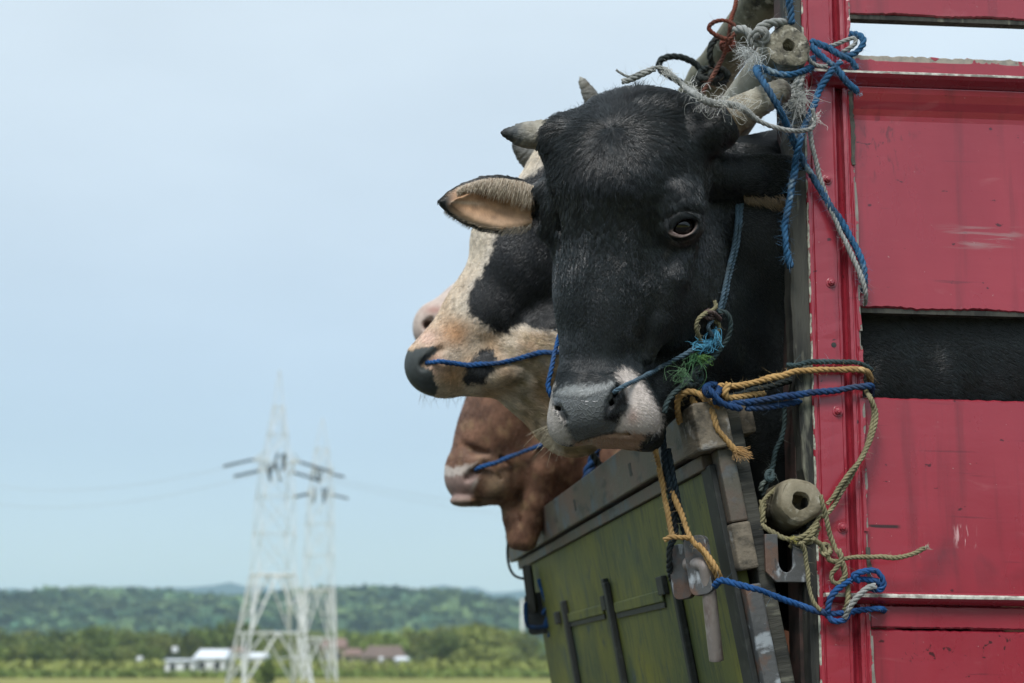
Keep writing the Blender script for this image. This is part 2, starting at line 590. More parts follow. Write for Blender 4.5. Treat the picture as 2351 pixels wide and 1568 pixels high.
# ------------------------------------------------------------------ truck: a tilted local frame, x along the side, y inward, z up
_th, _ph = rad(3.0), rad(0.9)
T_O = P(1862, 784, 2.33)
T_X = np.array([math.cos(_th) * math.cos(_ph), math.sin(_th) * math.cos(_ph), -math.sin(_ph)])
T_Y = np.array([-math.sin(_th), math.cos(_th), 0.0])
T_Z = np.cross(T_X, T_Y)
T_M = Matrix(((T_X[0], T_Y[0], T_Z[0], T_O[0]), (T_X[1], T_Y[1], T_Z[1], T_O[1]), (T_X[2], T_Y[2], T_Z[2], T_O[2]), (0, 0, 0, 1)))
def side_depth(px, py, off=0.0):
    px = np.asarray(px, float); py = np.asarray(py, float)
    r = FWD + ((px - CX) / F)[..., None] * RGT + ((CY - py) / F)[..., None] * UPV
    return ((T_O + T_Y * off - EYE) @ T_Y) / (r @ T_Y)
def SP(px, py, off=0.0):
    """local (x, z) where a sight line meets the plane `off` metres behind the side's face"""
    q = P(px, py, side_depth(px, py, off)) - T_O
    return float(q @ T_X), float(q @ T_Z)
def to_local(w): q = np.asarray(w) - T_O; return np.stack([q @ T_X, q @ T_Y, q @ T_Z], -1)

def red_paint(name, bands=(), patches=(), base=((0.255, 0.018, 0.033), (0.32, 0.028, 0.045)), scuff=True, rough=(0.22, 0.42)):
    m, N, L, B = new_mat(name)
    f, _ = noise_fac(N, L, 5.0, 5, (1, 1, 0.6), 0.3, 0.7)
    c = mix(N, L, f, base[0], base[1])
    if scuff:
        f, _ = noise_fac(N, L, 9, 6, (1, 1, 3.5), 0.62, 0.72, dist=1.0)          # faded smears
        f = math_n(N, L, 'MULTIPLY', f, 0.35)
        c = mix(N, L, f, c, (0.36, 0.09, 0.10))
        f, _ = noise_fac(N, L, 34, 5, (1, 1, 0.07), 0.56, 0.74)                   # grime run down from the seams
        f = math_n(N, L, 'MULTIPLY', f, 0.5)
        c = mix(N, L, f, c, (0.10, 0.014, 0.020))
        f, _ = noise_fac(N, L, 62, 3, (0.7, 1, 1.2), 0.70, 0.735)                 # specks and chips
        c = mix(N, L, f, c, (0.07, 0.006, 0.012))
        f, _ = noise_fac(N, L, 26, 6, (0.22, 1, 4.5), 0.655, 0.70, dist=0.3)
        f = math_n(N, L, 'MULTIPLY', f, 0.5)
        c = mix(N, L, f, c, (0.10, 0.010, 0.018))
        f, _ = noise_fac(N, L, 130, 2, (1, 1, 1), 0.755, 0.78)
        c = mix(N, L, f, c, (0.45, 0.30, 0.28))
    tc = node(N, 'ShaderNodeTexCoord'); sp = node(N, 'ShaderNodeSeparateXYZ'); L.new(tc.outputs['Object'], sp.inputs[0])
    bf = None
    for (axis, a, b, soft, col, sc, lo, hi) in bands:
        z = sp.outputs[axis]
        m1 = node(N, 'ShaderNodeMapRange'); m1.inputs[1].default_value = a - soft; m1.inputs[2].default_value = a + soft; L.new(z, m1.inputs[0])
        m2 = node(N, 'ShaderNodeMapRange'); m2.inputs[1].default_value = b + soft; m2.inputs[2].default_value = b - soft; L.new(z, m2.inputs[0])
        n1, _ = noise_fac(N, L, sc, 6, (1, 1, 1), lo, hi)
        k = math_n(N, L, 'MULTIPLY', math_n(N, L, 'MULTIPLY', m1.outputs[0], m2.outputs[0]), n1)
        k2 = node(N, 'ShaderNodeMapRange'); k2.inputs[1].default_value = 0.35; k2.inputs[2].default_value = 0.5; L.new(k, k2.inputs[0])
        n2, _ = noise_fac(N, L, 90, 4, (1, 1, 1), 0.4, 0.6)
        worn = mix(N, L, n2, col, (0.20, 0.19, 0.16))
        c = mix(N, L, k2.outputs[0], c, worn)
        bf = k2.outputs[0] if bf is None else math_n(N, L, 'MAXIMUM', bf, k2.outputs[0])
    for (x0, x1, z0, z1, sx, sz, col, sc, st, lo, hi) in patches:
        k = None
        for ax_, a, b, so in (('X', x0, x1, sx), ('Z', z0, z1, sz)):
            for (p, q) in ((a - so, a + so), (b + so, b - so)):
                mm = node(N, 'ShaderNodeMapRange'); mm.inputs[1].default_value = p; mm.inputs[2].default_value = q; L.new(sp.outputs[ax_], mm.inputs[0])
                k = mm.outputs[0] if k is None else math_n(N, L, 'MULTIPLY', k, mm.outputs[0])
        n1, _ = noise_fac(N, L, sc, 4, st, lo, hi, dist=0.6)
        c = mix(N, L, math_n(N, L, 'MULTIPLY', k, n1), c, col)
    L.new(c, B.inputs['Base Color'])
    f, _ = noise_fac(N, L, 14, 5, (1, 1, 0.5), 0.3, 0.7)
    mr = node(N, 'ShaderNodeMapRange'); mr.inputs[3].default_value = rough[0]; mr.inputs[4].default_value = rough[1]; L.new(f, mr.inputs[0])
    r = mr.outputs[0]
    if bf is not None:
        r = math_n(N, L, 'ADD', r, math_n(N, L, 'MULTIPLY', bf, 0.4))
    L.new(r, B.inputs['Roughness'])
    B.inputs['Specular IOR Level'].default_value = 0.5
    B.inputs['Coat Weight'].default_value = 0.45; B.inputs['Coat Roughness'].default_value = 0.15
    _, h = noise_fac(N, L, 16, 3, (0.35, 1, 1.6))
    b0 = bump(N, L, B, h, 0.10, 0.006)
    _, h = noise_fac(N, L, 160, 5, (1, 1, 1))
    b1 = bump(N, L, B, h, 0.10, 0.0012, b0)
    if bf is not None: bump(N, L, B, bf, 0.6, -0.0012, b1)
    return m
PALE = (0.50, 0.50, 0.44)
def _pt(px0, px1, py0, py1): 
    a = SP(px0, py1); b = SP(px1, py0); return a[0], b[0], a[1], b[1]
M_red = red_paint('red_paint', (), (
    _pt(1985, 2095, 260, 400) + (0.02, 0.02, (0.15, 0.016, 0.026), 66, (1.7, 1, 0.6), 0.55, 0.66),
    _pt(2200, 2245, 1210, 1250) + (0.004, 0.006, (0.55, 0.32, 0.32), 70, (2.2, 1, 0.4), 0.52, 0.58),
    _pt(2190, 2340, 520, 560) + (0.03, 0.008, (0.30, 0.17, 0.17), 18, (0.6, 1, 5), 0.5, 0.65),
    _pt(2000, 2070, 1204, 1210) + (0.004, 0.0012, (0.03, 0.01, 0.01), 30, (0.3, 1, 3), 0.42, 0.5),
    _pt(2100, 2351, 1240, 1340) + (0.05, 0.02, (0.12, 0.02, 0.03), 10, (1, 1, 1), 0.5, 0.7),
    _pt(2010, 2351, 1455, 1530) + (0.02, 0.01, (0.06, 0.008, 0.012), 70, (1, 1, 1), 0.62, 0.66)))
M_board = red_paint('red_painted_board', ((2, 0.4865, 0.53, 0.002, (0.30, 0.27, 0.22), 30, 0.33, 0.5),))
M_rail = red_paint('red_rail_paint', ((2, 0.4515, 0.4585, 0.001, PALE, 24, 0.25, 0.45), (2, -0.4025, -0.3965, 0.001, PALE, 24, 0.25, 0.45)), scuff=False, rough=(0.2, 0.34))
M_post = red_paint('red_post_paint', ((0, -0.01, 0.0022, 0.0012, (0.52, 0.54, 0.44), 26, 0.42, 0.52), (0, 0.0795, 0.10, 0.0012, (0.17, 0.15, 0.13), 34, 0.42, 0.55)), scuff=True, rough=(0.2, 0.42))
M_jamb = surf_mat('weathered_jamb', [(0.045, 0.045, 0.036), ((0.012, 0.013, 0.011), 30, (1, 1, 0.12), 0.45, 0.6), ((0.16, 0.16, 0.12), 46, (1, 1, 0.2), 0.6, 0.72)], 0.8, ((60, (1, 1, 0.12), 0.9, 0.006),))
M_oldwood = surf_mat('old_timber', [(0.155, 0.130, 0.095), ((0.045, 0.04, 0.03), 34, (0.25, 1, 1), 0.46, 0.66), ((0.27, 0.26, 0.24), 30, (1, 1, 1), 0.58, 0.68)], 0.85, ((80, (0.2, 1, 1), 0.9, 0.004),))
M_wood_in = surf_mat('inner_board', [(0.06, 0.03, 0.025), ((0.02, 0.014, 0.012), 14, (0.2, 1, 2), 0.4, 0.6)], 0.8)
M_steel = surf_mat('rusted_steel', [(0.085, 0.088, 0.088), ((0.13, 0.08, 0.058), 22, (1, 1, 1), 0.50, 0.62), ((0.34, 0.37, 0.39), 34, (1, 1, 0.5), 0.56, 0.64), ((0.03, 0.028, 0.026), 60, (1, 1, 0.6), 0.62, 0.72)], 0.62, ((110, (1, 1, 1), 0.5, 0.002),), metallic=0.25)
M_beam = surf_mat('weathered_steel_beam', [(0.082, 0.076, 0.058), ((0.115, 0.075, 0.058), 8, (1, 1, 1), 0.42, 0.6), ((0.075, 0.10, 0.115), 15, (1, 1, 1), 0.52, 0.66), ((0.03, 0.032, 0.028), 26, (0.35, 1, 1.5), 0.56, 0.68), ((0.28, 0.27, 0.22), 60, (1, 2.5, 0.5), 0.70, 0.75)], 0.6, ((130, (1, 1, 1), 0.5, 0.002),), metallic=0.1)
M_handle = surf_mat('worn_round_bar', [(0.27, 0.24, 0.22), ((0.17, 0.13, 0.115), 24, (1, 1, 0.5), 0.45, 0.62), ((0.36, 0.33, 0.31), 60, (1, 1, 0.4), 0.58, 0.7)], 0.5, ((140, (1, 1, 1), 0.4, 0.0015),), metallic=0.35)
M_black = surf_mat('black_steel', [(0.012, 0.015, 0.014), ((0.035, 0.04, 0.035), 40, (1, 1, 1), 0.55, 0.7)], 0.65)
def _green():
    m, N, L, B = new_mat('green_tailgate_paint')
    f, _ = noise_fac(N, L, 3.2, 5, (1, 1, 1), 0.36, 0.64)
    c = mix(N, L, f, (0.050, 0.074, 0.028), (0.150, 0.150, 0.016))
    f, _ = noise_fac(N, L, 50, 6, (1, 0.16, 1), 0.48, 0.76, dist=1.2)          # long stains running down
    c = mix(N, L, f, c, (0.022, 0.034, 0.022))
    f, _ = noise_fac(N, L, 95, 5, (1, 0.2, 1), 0.56, 0.74, dist=0.8)
    c = mix(N, L, f, c, (0.145, 0.145, 0.028))
    f, _ = noise_fac(N, L, 130, 3, (1, 0.5, 1), 0.66, 0.72)
    c = mix(N, L, f, c, (0.012, 0.016, 0.012))
    f, _ = noise_fac(N, L, 9, 5, (1, 0.6, 1), 0.60, 0.70, dist=1.5)
    c = mix(N, L, f, c, (0.030, 0.050, 0.045))
    f, _ = noise_fac(N, L, 70, 3, (1.3, 0.25, 1), 0.745, 0.77)
    c = mix(N, L, f, c, (0.34, 0.34, 0.26))
    L.new(c, B.inputs['Base Color']); B.inputs['Roughness'].default_value = 0.6
    B.inputs['Specular IOR Level'].default_value = 0.35
    _, h = noise_fac(N, L, 120, 5, (1, 1, 1)); bump(N, L, B, h, 0.25, 0.0015)
    return m
M_green = _green()

truck = empty('cattle_truck', T_M)
tag(truck, 'red slat sided cattle truck with its olive green tailgate tied half open', 'truck')
def prof_bar(name, prof, axis, a, b, mat, parent, closed=True, bevel=0.0, segs=1, jit=0.0, seed=0):
    """extrudes an outline: axis 'z' takes (x, y) points, axis 'x' takes (y, z) points"""
    r = np.random.default_rng(seed)
    n = len(prof); ts = np.linspace(a, b, segs + 1); v = []
    for t in ts:
        for (p, q) in prof:
            dj = r.normal(0, jit, 2) if jit else (0, 0)
            v.append((p + dj[0], q + dj[1], t) if axis == 'z' else (t, p + dj[0], q + dj[1]))
    f = []
    for s in range(segs):
        for i in range(n):
            j = (i + 1) % n
            f.append([s * n + i, s * n + j, (s + 1) * n + j, (s + 1) * n + i])
    f += [list(range(n))[::-1], list(range(segs * n, segs * n + n))]
    return mesh_obj(name, v, f, mat, parent, bevel=bevel)

TL = 2.5                                             # length of the load bed
WID = 2.12
# corner post: pressed channel with a lip, a flat, a fold and a battered flange
def arc(x0, y0, x1, y1, bulge, n=4):
    t = np.linspace(0, 1, n + 1)[1:-1]
    return [(x0 + (x1 - x0) * s, y0 + (y1 - y0) * s + bulge * 4 * s * (1 - s)) for s in t]
post_prof = ([(0.0, 0.036), (0.0, 0.002), (0.002, -0.001), (0.0065, -0.001), (0.0078, 0.0022), (0.0095, 0.0022), (0.0108, -0.0008)]
             + [(0.046, -0.0005), (0.0475, 0.0015), (0.049, 0.0005), (0.0515, 0.001)] + arc(0.0515, 0.001, 0.063, 0.017, 0.003) + [(0.0645, 0.017), (0.0655, 0.003), (0.070, 0.002), (0.0712, 0.0045), (0.0735, 0.0045), (0.0748, 0.002), (0.0815, 0.0035), (0.0815, 0.036)])
post = prof_bar('corner_post', post_prof, 'z', -1.30, 0.95, M_post, truck, segs=150, jit=0.0002, seed=4)
# wooden jamb strip behind its left edge, gnawed along the edge
v = []; f = []; r_ = np.random.default_rng(6)
zs = np.linspace(-1.3, 0.95, 120)
for i, z in enumerate(zs):
    e = -0.0125 - 0.0155 * sstep(-0.30, 0.02, z) + 0.004 * sstep(0.25, 0.55, z) + 0.0015 * wob(np.array([z * 100]), np.array([3.0]), 9, 4)[0] + r_.normal(0, 0.0004)
    v += [(e, 0.006, z), (e + 0.004, 0.003, z), (-0.0006 + r_.normal(0, 0.0005), 0.0035, z), (-0.0006, 0.05, z), (e, 0.05, z)]
    if i:
        a = (i - 1) * 5; b = i * 5
        f += [[a + k, a + (k + 1) % 5, b + (k + 1) % 5, b + k] for k in range(5)]
mesh_obj('door_jamb', v, f, M_jamb, truck)
# inner leaf of the jamb, deep in shade
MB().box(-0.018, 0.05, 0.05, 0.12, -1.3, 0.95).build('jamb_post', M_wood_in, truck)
# torn flange pieces
for (za, zb, dx, sd) in ((0.385, 0.43, 0.0, 1), (0.30, 0.385, 0.001, 2), (0.02, 0.27, 0.0015, 3), (-0.075, -0.005, 0.001, 4), (-0.30, -0.09, 0.0, 5), (-0.39, -0.325, 0.002, 6), (-0.62, -0.46, 0.001, 7), (0.52, 0.60, 0.0, 8)):
    rr_ = np.random.default_rng(sd); vv = []; ff = []
    zz = np.linspace(za, zb, 10)
    for i, z in enumerate(zz):
        j = rr_.normal(0, 0.0007); wdt = 0.0045 + rr_.uniform(0, 0.003)
        vv += [(0.076 + dx + j, 0.0005, z), (0.076 + dx + wdt + j, -0.001 + rr_.normal(0, 0.0006), z), (0.076 + dx + wdt + j, 0.006, z), (0.076 + dx, 0.006, z)]
        if i: ff += [[(i - 1) * 4 + k, (i - 1) * 4 + (k + 1) % 4, i * 4 + (k + 1) % 4, i * 4 + k] for k in range(4)]
    ff += [[3, 2, 1, 0], [36, 37, 38, 39]]
    mesh_obj('torn_flange', vv, ff, M_jamb if sd in (1, 2, 6) else M_post, truck)
# bolts and the open hole
def bolt(px, py, parent):
    x, z = SP(px, py)
    mb = MB()
    for (r0, r1, y0, y1, n) in ((0.0085, 0.0085, 0.0, -0.0022, 18), (0.0058, 0.0055, -0.0022, -0.0068, 6), (0.0036, 0.003, -0.0068, -0.0088, 12)):
        a = np.linspace(0, 2 * np.pi, n, endpoint=False) + 0.3
        vv = [(x + r0 * math.cos(t), y0, z + r0 * math.sin(t)) for t in a] + [(x + r1 * math.cos(t), y1, z + r1 * math.sin(t)) for t in a]
        mb.add(vv, [[i, (i + 1) % n, n + (i + 1) % n, n + i] for i in range(n)] + [list(range(n)), list(range(n, 2 * n))])
    return mb.build('bolt', M_red, parent, bevel=0.0006)
for q in ((1899, 413), (1908, 650), (1923, 945), (1934, 1212)): bolt(*q, post)
x, z = SP(1914, 792)
a_ = np.linspace(0, 2 * np.pi, 20, endpoint=False)
mesh_obj('bolt_hole', [(x + 0.0042 * math.cos(t), -0.0012, z + 0.0042 * math.sin(t)) for t in a_] + [(x + 0.0042 * math.cos(t), -0.0002, z + 0.0042 * math.sin(t)) for t in a_],
         [list(range(20))] + [[i, (i + 1) % 20, 20 + (i + 1) % 20, 20 + i] for i in range(20)], M_black, post)
# planks and panels of the side
def plank(name, z0, z1, y0, th, mat, x0=0.0835, seed=0, rough_edge=0.0006, top_cove=False, bottom_edge=True):
    r = np.random.default_rng(seed)
    nx = 90; xs = np.concatenate([np.linspace(x0, 0.55, nx), np.linspace(0.6, TL, 10)])
    rows = [(z0, 0.004), (z0 + 0.0025, 0.0)] + [(z0 + (z1 - z0) * t, 0.0) for t in (0.25, 0.5, 0.75)]
    if top_cove: rows += [(z1 - 0.052, 0.0), (z1 - 0.044, -0.0012), (z1 - 0.034, -0.0052), (z1 - 0.022, -0.0115), (z1 - 0.010, -0.0165), (z1 - 0.0015, -0.0185), (z1, -0.0185)]
    else: rows += [(z1 - 0.0025, 0.0), (z1, 0.004)]
    v = []
    for x in xs:
        jb = r.normal(0, rough_edge) + 0.0012 * math.sin(x * 40 + seed) * (rough_edge > 0.0004); jt = r.normal(0, rough_edge)
        for i, (z, dy) in enumerate(rows):
            dz = jb if i < 2 else (jt if i >= len(rows) - 2 and not top_cove else 0)
            v.append((x, y0 + dy + 0.0007 * math.sin(x * 9 + z * 13 + seed), z + dz))
        v.append((x, y0 + th, rows[-1][0])); v.append((x, y0 + th, rows[0][0]))
    n = len(rows) + 2; f = []
    for i in range(len(xs) - 1):
        for j in range(n):
            k = (j + 1) % n
            f.append([i * n + j, (i + 1) * n + j, (i + 1) * n + k, i * n + k])
    f += [list(range(n)), list(range((len(xs) - 1) * n, len(xs) * n))[::-1]]
    return mesh_obj(name, v, f, mat, truck)
M_undr = M_jamb
plank('side_board', 0.5725, 0.78, 0.010, 0.022, M_red, seed=1, rough_edge=0.0006)
plank('side_board', 0.80, 0.93, 0.010, 0.022, M_red, seed=9)
plank('side_board', 0.4555, 0.4975, 0.006, 0.024, M_board, seed=2, rough_edge=0.0009)
plank('side_panel', 0.0610, 0.4345, 0.0115, 0.02, M_red, seed=3, rough_edge=0.0007, top_cove=True)
plank('side_panel', -0.3985, -0.0862, 0.0115, 0.02, M_red, seed=4, rough_edge=0.0004)
plank('side_board', -0.4475, -0.4125, 0.0062, 0.024, M_red, seed=5, rough_edge=0.0004)
plank('side_panel', -0.92, -0.4502, 0.0090, 0.02, M_red, seed=6, rough_edge=0.0005)
plank('side_panel', -1.28, -0.925, 0.0090, 0.02, M_red, seed=7)
# raw undersides of the boards
for (z, y) in ((0.5705, 0.013), (0.0595, 0.0145)):
    MB().box(0.0845, TL, y, y + 0.017, z - 0.006, z + 0.002).build('board_edge', M_undr, truck)
rail_top = [(0.008, 0.4650), (0.0, 0.4635), (-0.007, 0.4610), (-0.010, 0.4590), (-0.022, 0.4565), (-0.0245, 0.4545), (-0.0245, 0.4515), (-0.020, 0.4460), (-0.010, 0.4400), (-0.006, 0.4365), (0.002, 0.4350), (0.008, 0.4350)]
prof_bar('side_rail', rail_top, 'x', 0.0105, TL, M_rail, truck, segs=60, jit=0.00015, seed=3)
rail_low = [(0.009, -0.3925), (-0.004, -0.3935), (-0.013, -0.3965), (-0.0155, -0.3990), (-0.0155, -0.4025), (-0.012, -0.4065), (-0.004, -0.4105), (0.003, -0.4120), (0.009, -0.4120)]
prof_bar('side_rail', rail_low, 'x', 0.0085, TL, M_rail, truck, segs=60, jit=0.00015, seed=5)
# short end stubs where the rails run over the post
MB().box(0.0105, 0.0835, -0.004, 0.006, 0.4655, 0.476).build('rail_flange', M_red, truck, bevel=0.0012)
# uprights behind the boards, far side, floor, headboard
for xx in (0.62, 1.25, 1.9):
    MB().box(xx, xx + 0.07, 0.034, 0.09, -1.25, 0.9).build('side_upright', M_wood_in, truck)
for (za, zb) in ((-1.2, -0.47), (-0.44, -0.1), (0.05, 0.42), (0.44, 0.5), (0.58, 0.78)):
    MB().box(0.0, TL, WID, WID + 0.025, za, zb).build('side_board', M_red, truck)
for xx in (0.0, 0.62, 1.25, 1.9): MB().box(xx, xx + 0.08, WID + 0.026, WID + 0.07, -1.28, 0.93).build('side_upright', M_red, truck)
MB().box(TL + 0.002, TL + 0.03, -0.02, WID + 0.05, -1.28, 0.9).build('headboard', M_red, truck)
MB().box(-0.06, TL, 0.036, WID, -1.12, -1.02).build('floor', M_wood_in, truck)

# ------------------------------------------------------------------ tailgate, leaning out at the top
_x, _z = SP(1602, 915, 0.035); TG0 = np.array([_x, 0.035, _z])
_x, _z = SP(1732, 1568, 0.035); TG1 = np.array([_x, 0.035, _z])
_x, _z = SP(1180, 1222, WID - 0.02); TG2 = np.array([_x, WID - 0.02, _z])
G_U = TG2 - TG0; G_L = float(np.linalg.norm(G_U)); G_U /= G_L
G_V = TG1 - TG0; G_V -= G_U * (G_V @ G_U); G_V /= np.linalg.norm(G_V)        # down the gate
G_N = np.cross(G_V, G_U)
if G_N[0] > 0: G_N = -G_N                                                     # outward
G_T = np.cross(G_N, G_U)                                                      # +-down, right handed third axis
_hand = 1.0 if G_T @ G_V > 0 else -1.0
G_M = Matrix(((G_U[0], G_T[0], G_N[0], TG0[0]), (G_U[1], G_T[1], G_N[1], TG0[1]), (G_U[2], G_T[2], G_N[2], TG0[2]), (0, 0, 0, 1)))
G_W = T_M @ G_M
_gw = np.array(G_W)
def GP(px, py, off=0.0):
    """tailgate (u, v) where a sight line meets the gate's outer face raised by `off`"""
    n = _gw[:3, 2]; o = _gw[:3, 3] + n * off
    r = ray(px, py); d = ((o - EYE) @ n) / (r @ n)
    q = EYE + d * r - _gw[:3, 3]
    return float(q @ _gw[:3, 0]), float(q @ _gw[:3, 1])
def gbox(u0, u1, v0, v1, n0, n1, mb=None):
    mb = mb or MB()
    a, b = sorted((v0 * _hand, v1 * _hand))
    return mb.box(u0, u1, a, b, n0, n1)
def gv(v): return v * _hand
gate = gbox(0.0125, G_L - 0.195, 0.1125, 1.12, -0.028, 0.0).build('tailgate', M_green, truck, bevel=0.002)
gate.matrix_local = G_M
# top beam: a folded steel cap with slots
beam = gbox(0.0605, G_L + 0.05, 0.0, 0.084, -0.034, 0.020).build('top_beam', M_beam, gate, bevel=0.003)
gbox(0.02, G_L - 0.02, 0.0885, 0.112, -0.03, 0.008).build('beam_lip', M_beam, gate, bevel=0.002)
def slot(px, py, h=0.018, w=0.008):
    u, v = GP(px, py, 0.02)
    gbox(u - w * 1.2, u + w * 1.2, v - h, v + h, 0.0195, 0.0206).build('slot', M_black, beam)
slot(1447, 1078, 0.012); slot(1320, 1160, 0.013)
# near side frame, three worn lengths; squared timber ends
v1 = GP(1690, 1312, 0.0)[1]; v2 = GP(1695, 1334, 0.0)[1]
gbox(-0.026, 0.012, 0.088, v1 - 0.075, -0.034, -0.006).build('side_frame', M_beam, gate, bevel=0.003)
gbox(-0.0275, 0.012, v1 - 0.0735, v1, -0.036, -0.004).build('side_frame', M_oldwood, gate, bevel=0.004)
gbox(-0.024, 0.012, v2 + 0.008, 1.12, -0.034, -0.007).build('side_frame', M_steel, gate, bevel=0.003)
gbox(-0.012, 0.03, 0.02, 1.12, -0.060, -0.036).build('frame_batten', M_jamb, gate, bevel=0.003)
gbox(-0.004, 0.05, 0.108, 1.12, -0.006, 0.004).build('frame_angle', M_black, gate, bevel=0.002)
blk = gbox(-0.040, 0.06, 0.012, 0.088, -0.032, 0.024).build('corner_block', M_oldwood, gate, bevel=0.004)
blk['label'] = 'squared timber block with a pale worn end'
gbox(0.03, 0.10, 0.004, 0.064, -0.098, -0.048).build('corner_block', M_oldwood, gate, bevel=0.006)
# ribs and slots of the pressed face (dark bars)
def rib(px0, py0, px1, py1, wd=0.013, h=0.014):
    a = GP(px0, py0, 0.0); b = GP(px1, py1, 0.0)
    u = a[0]
    mb = MB()
    gbox(u - wd, u + wd, a[1], 1.10, 0.0005, h, mb)
    return mb.build('rib', M_black, gate, bevel=0.003)
rib(1299, 1378, 1335, 1568, 0.016); rib(1398, 1336, 1450, 1568, 0.013); rib(1557, 1330, 1605, 1568, 0.010)
def hslot(p, q, h=0.005):
    a = GP(*p, 0.0); b = GP(*q, 0.0)
    u0, u1 = sorted((a[0], b[0])); v = (a[1] + b[1]) / 2
    gbox(u0, u1, v - h, v + h, 0.0004, 0.004).build('press_line', M_black, gate)
    gbox(u0, u1, v - h * 5.6, v - h * 1.2, 0.0004, 0.006).build('press_ridge', M_green, gate, bevel=0.002)
hslot((1312, 1433), (1392, 1416)); hslot((1420, 1415), (1530, 1386))
def lug(px, py, s=0.016):
    u, v = GP(px, py, 0.0)
    gbox(u - s * 1.3, u + s * 1.3, v - s, v + s, 0.0005, 0.012).build('lug', M_black, gate, bevel=0.002)
lug(1395, 1338, 0.010); lug(1395, 1383, 0.016); lug(1528, 1343, 0.017); lug(1285, 1418, 0.016)
# near latch: two rounded plates and a bent round handle
def plate(name, px, py, d, w, h, th, mat, parent, yaw=0.0, rr=0.012, lean=0.0):
    """rounded upright plate standing at a pixel's sight line, d metres away; its own thickness and turn"""
    c = P(px, py, d); n = 5; pts = []
    for (sx, sz, a0) in ((1, 1, 0), (-1, 1, 90), (-1, -1, 180), (1, -1, 270)):
        for k in range(n + 1):
            t = rad(a0 + 90 * k / n); pts.append((sx * (w / 2 - rr) + rr * math.cos(t), sz * (h / 2 - rr) + rr * math.sin(t)))
    m = len(pts); v = []
    cy, sy = math.cos(yaw), math.sin(yaw); cl, sl = math.cos(lean), math.sin(lean)
    for yy in (-th / 2, th / 2):
        for (a, b) in pts:
            a2, b2 = a * cl + b * sl, -a * sl + b * cl
            v.append((c[0] + a2 * cy - yy * sy, c[1] + a2 * sy + yy * cy, c[2] + b2))
    f = [list(range(m)), list(range(m, 2 * m))[::-1]] + [[i, m + i, m + (i + 1) % m, (i + 1) % m] for i in range(m)]
    o = mesh_obj(name, v, f, mat, parent, bevel=0.0012)
    o.matrix_parent_inverse = (T_M @ G_M).inverted() if parent is not truck else T_M.inverted()
    return o
latch = plate('latch_plate', 1565, 1313, 2.36, 0.036, 0.088, 0.014, M_steel, gate, rad(-35), 0.012, rad(-8))
plate('latch_plate', 1606, 1298, 2.31, 0.040, 0.094, 0.014, M_steel, gate, rad(-35), 0.012, rad(-8))
hp = catmull([P(1580, 1296, 2.335), P(1606, 1294, 2.31), P(1620, 1304, 2.30), P(1626, 1340, 2.30), P(1634, 1420, 2.30), P(1645, 1515, 2.305)], 0.004)
vv, ff = tube(hp, 0.0118, 16)
h_ = mesh_obj('latch_handle', vv, ff, M_handle, gate, smooth=False, bevel=0.0015); h_.matrix_parent_inverse = G_W.inverted()
for p in h_.data.polygons: p.use_smooth = len(p.vertices) == 4
# far latch and hinge hardware beyond the far edge
fd = 4.03
fl = plate('far_latch_plate', 1238, 1408, fd, 0.066, 0.112, 0.03, M_black, gate, rad(-20), 0.012, rad(-8))
plate('far_latch_bar', 1217, 1352, fd - 0.02, 0.024, 0.13, 0.02, M_jamb, gate, rad(-20), 0.005, rad(-8))
plate('far_latch_lug', 1247, 1320, fd + 0.02, 0.028, 0.07, 0.02, M_black, gate, rad(-20), 0.004, rad(-4))
# slotted hinge plate under the wooden roller, on the jamb
def slotted(px, py, d, w, h, th):
    c = P(px, py, d); o = []
    ch = 0.016
    out = [(-w / 2 + ch, -h / 2), (w / 2, -h / 2), (w / 2, h / 2), (0.012, h / 2), (0.012, -0.006)]
    for k in range(9):
        t = -rad(180 * k / 8); out.append((0.012 * math.cos(t), -0.006 + 0.016 * math.sin(t)))
    out += [(-0.012, h / 2), (-w / 2, h / 2), (-w / 2, -h / 2 + ch)]
    n = len(out)
    v = [(c[0] + a, c[1] + yy + 0.15 * a, c[2] + b) for yy in (-th / 2, th / 2) for (a, b) in out]
    f = [list(range(n)), list(range(n, 2 * n))[::-1]] + [[i, n + i, n + (i + 1) % n, (i + 1) % n] for i in range(n)]
    o = mesh_obj('slotted_plate', v, f, M_steel, truck, bevel=0.0012); o.matrix_parent_inverse = T_M.inverted()
slotted(1803, 1282, 2.275, 0.066, 0.074, 0.012)

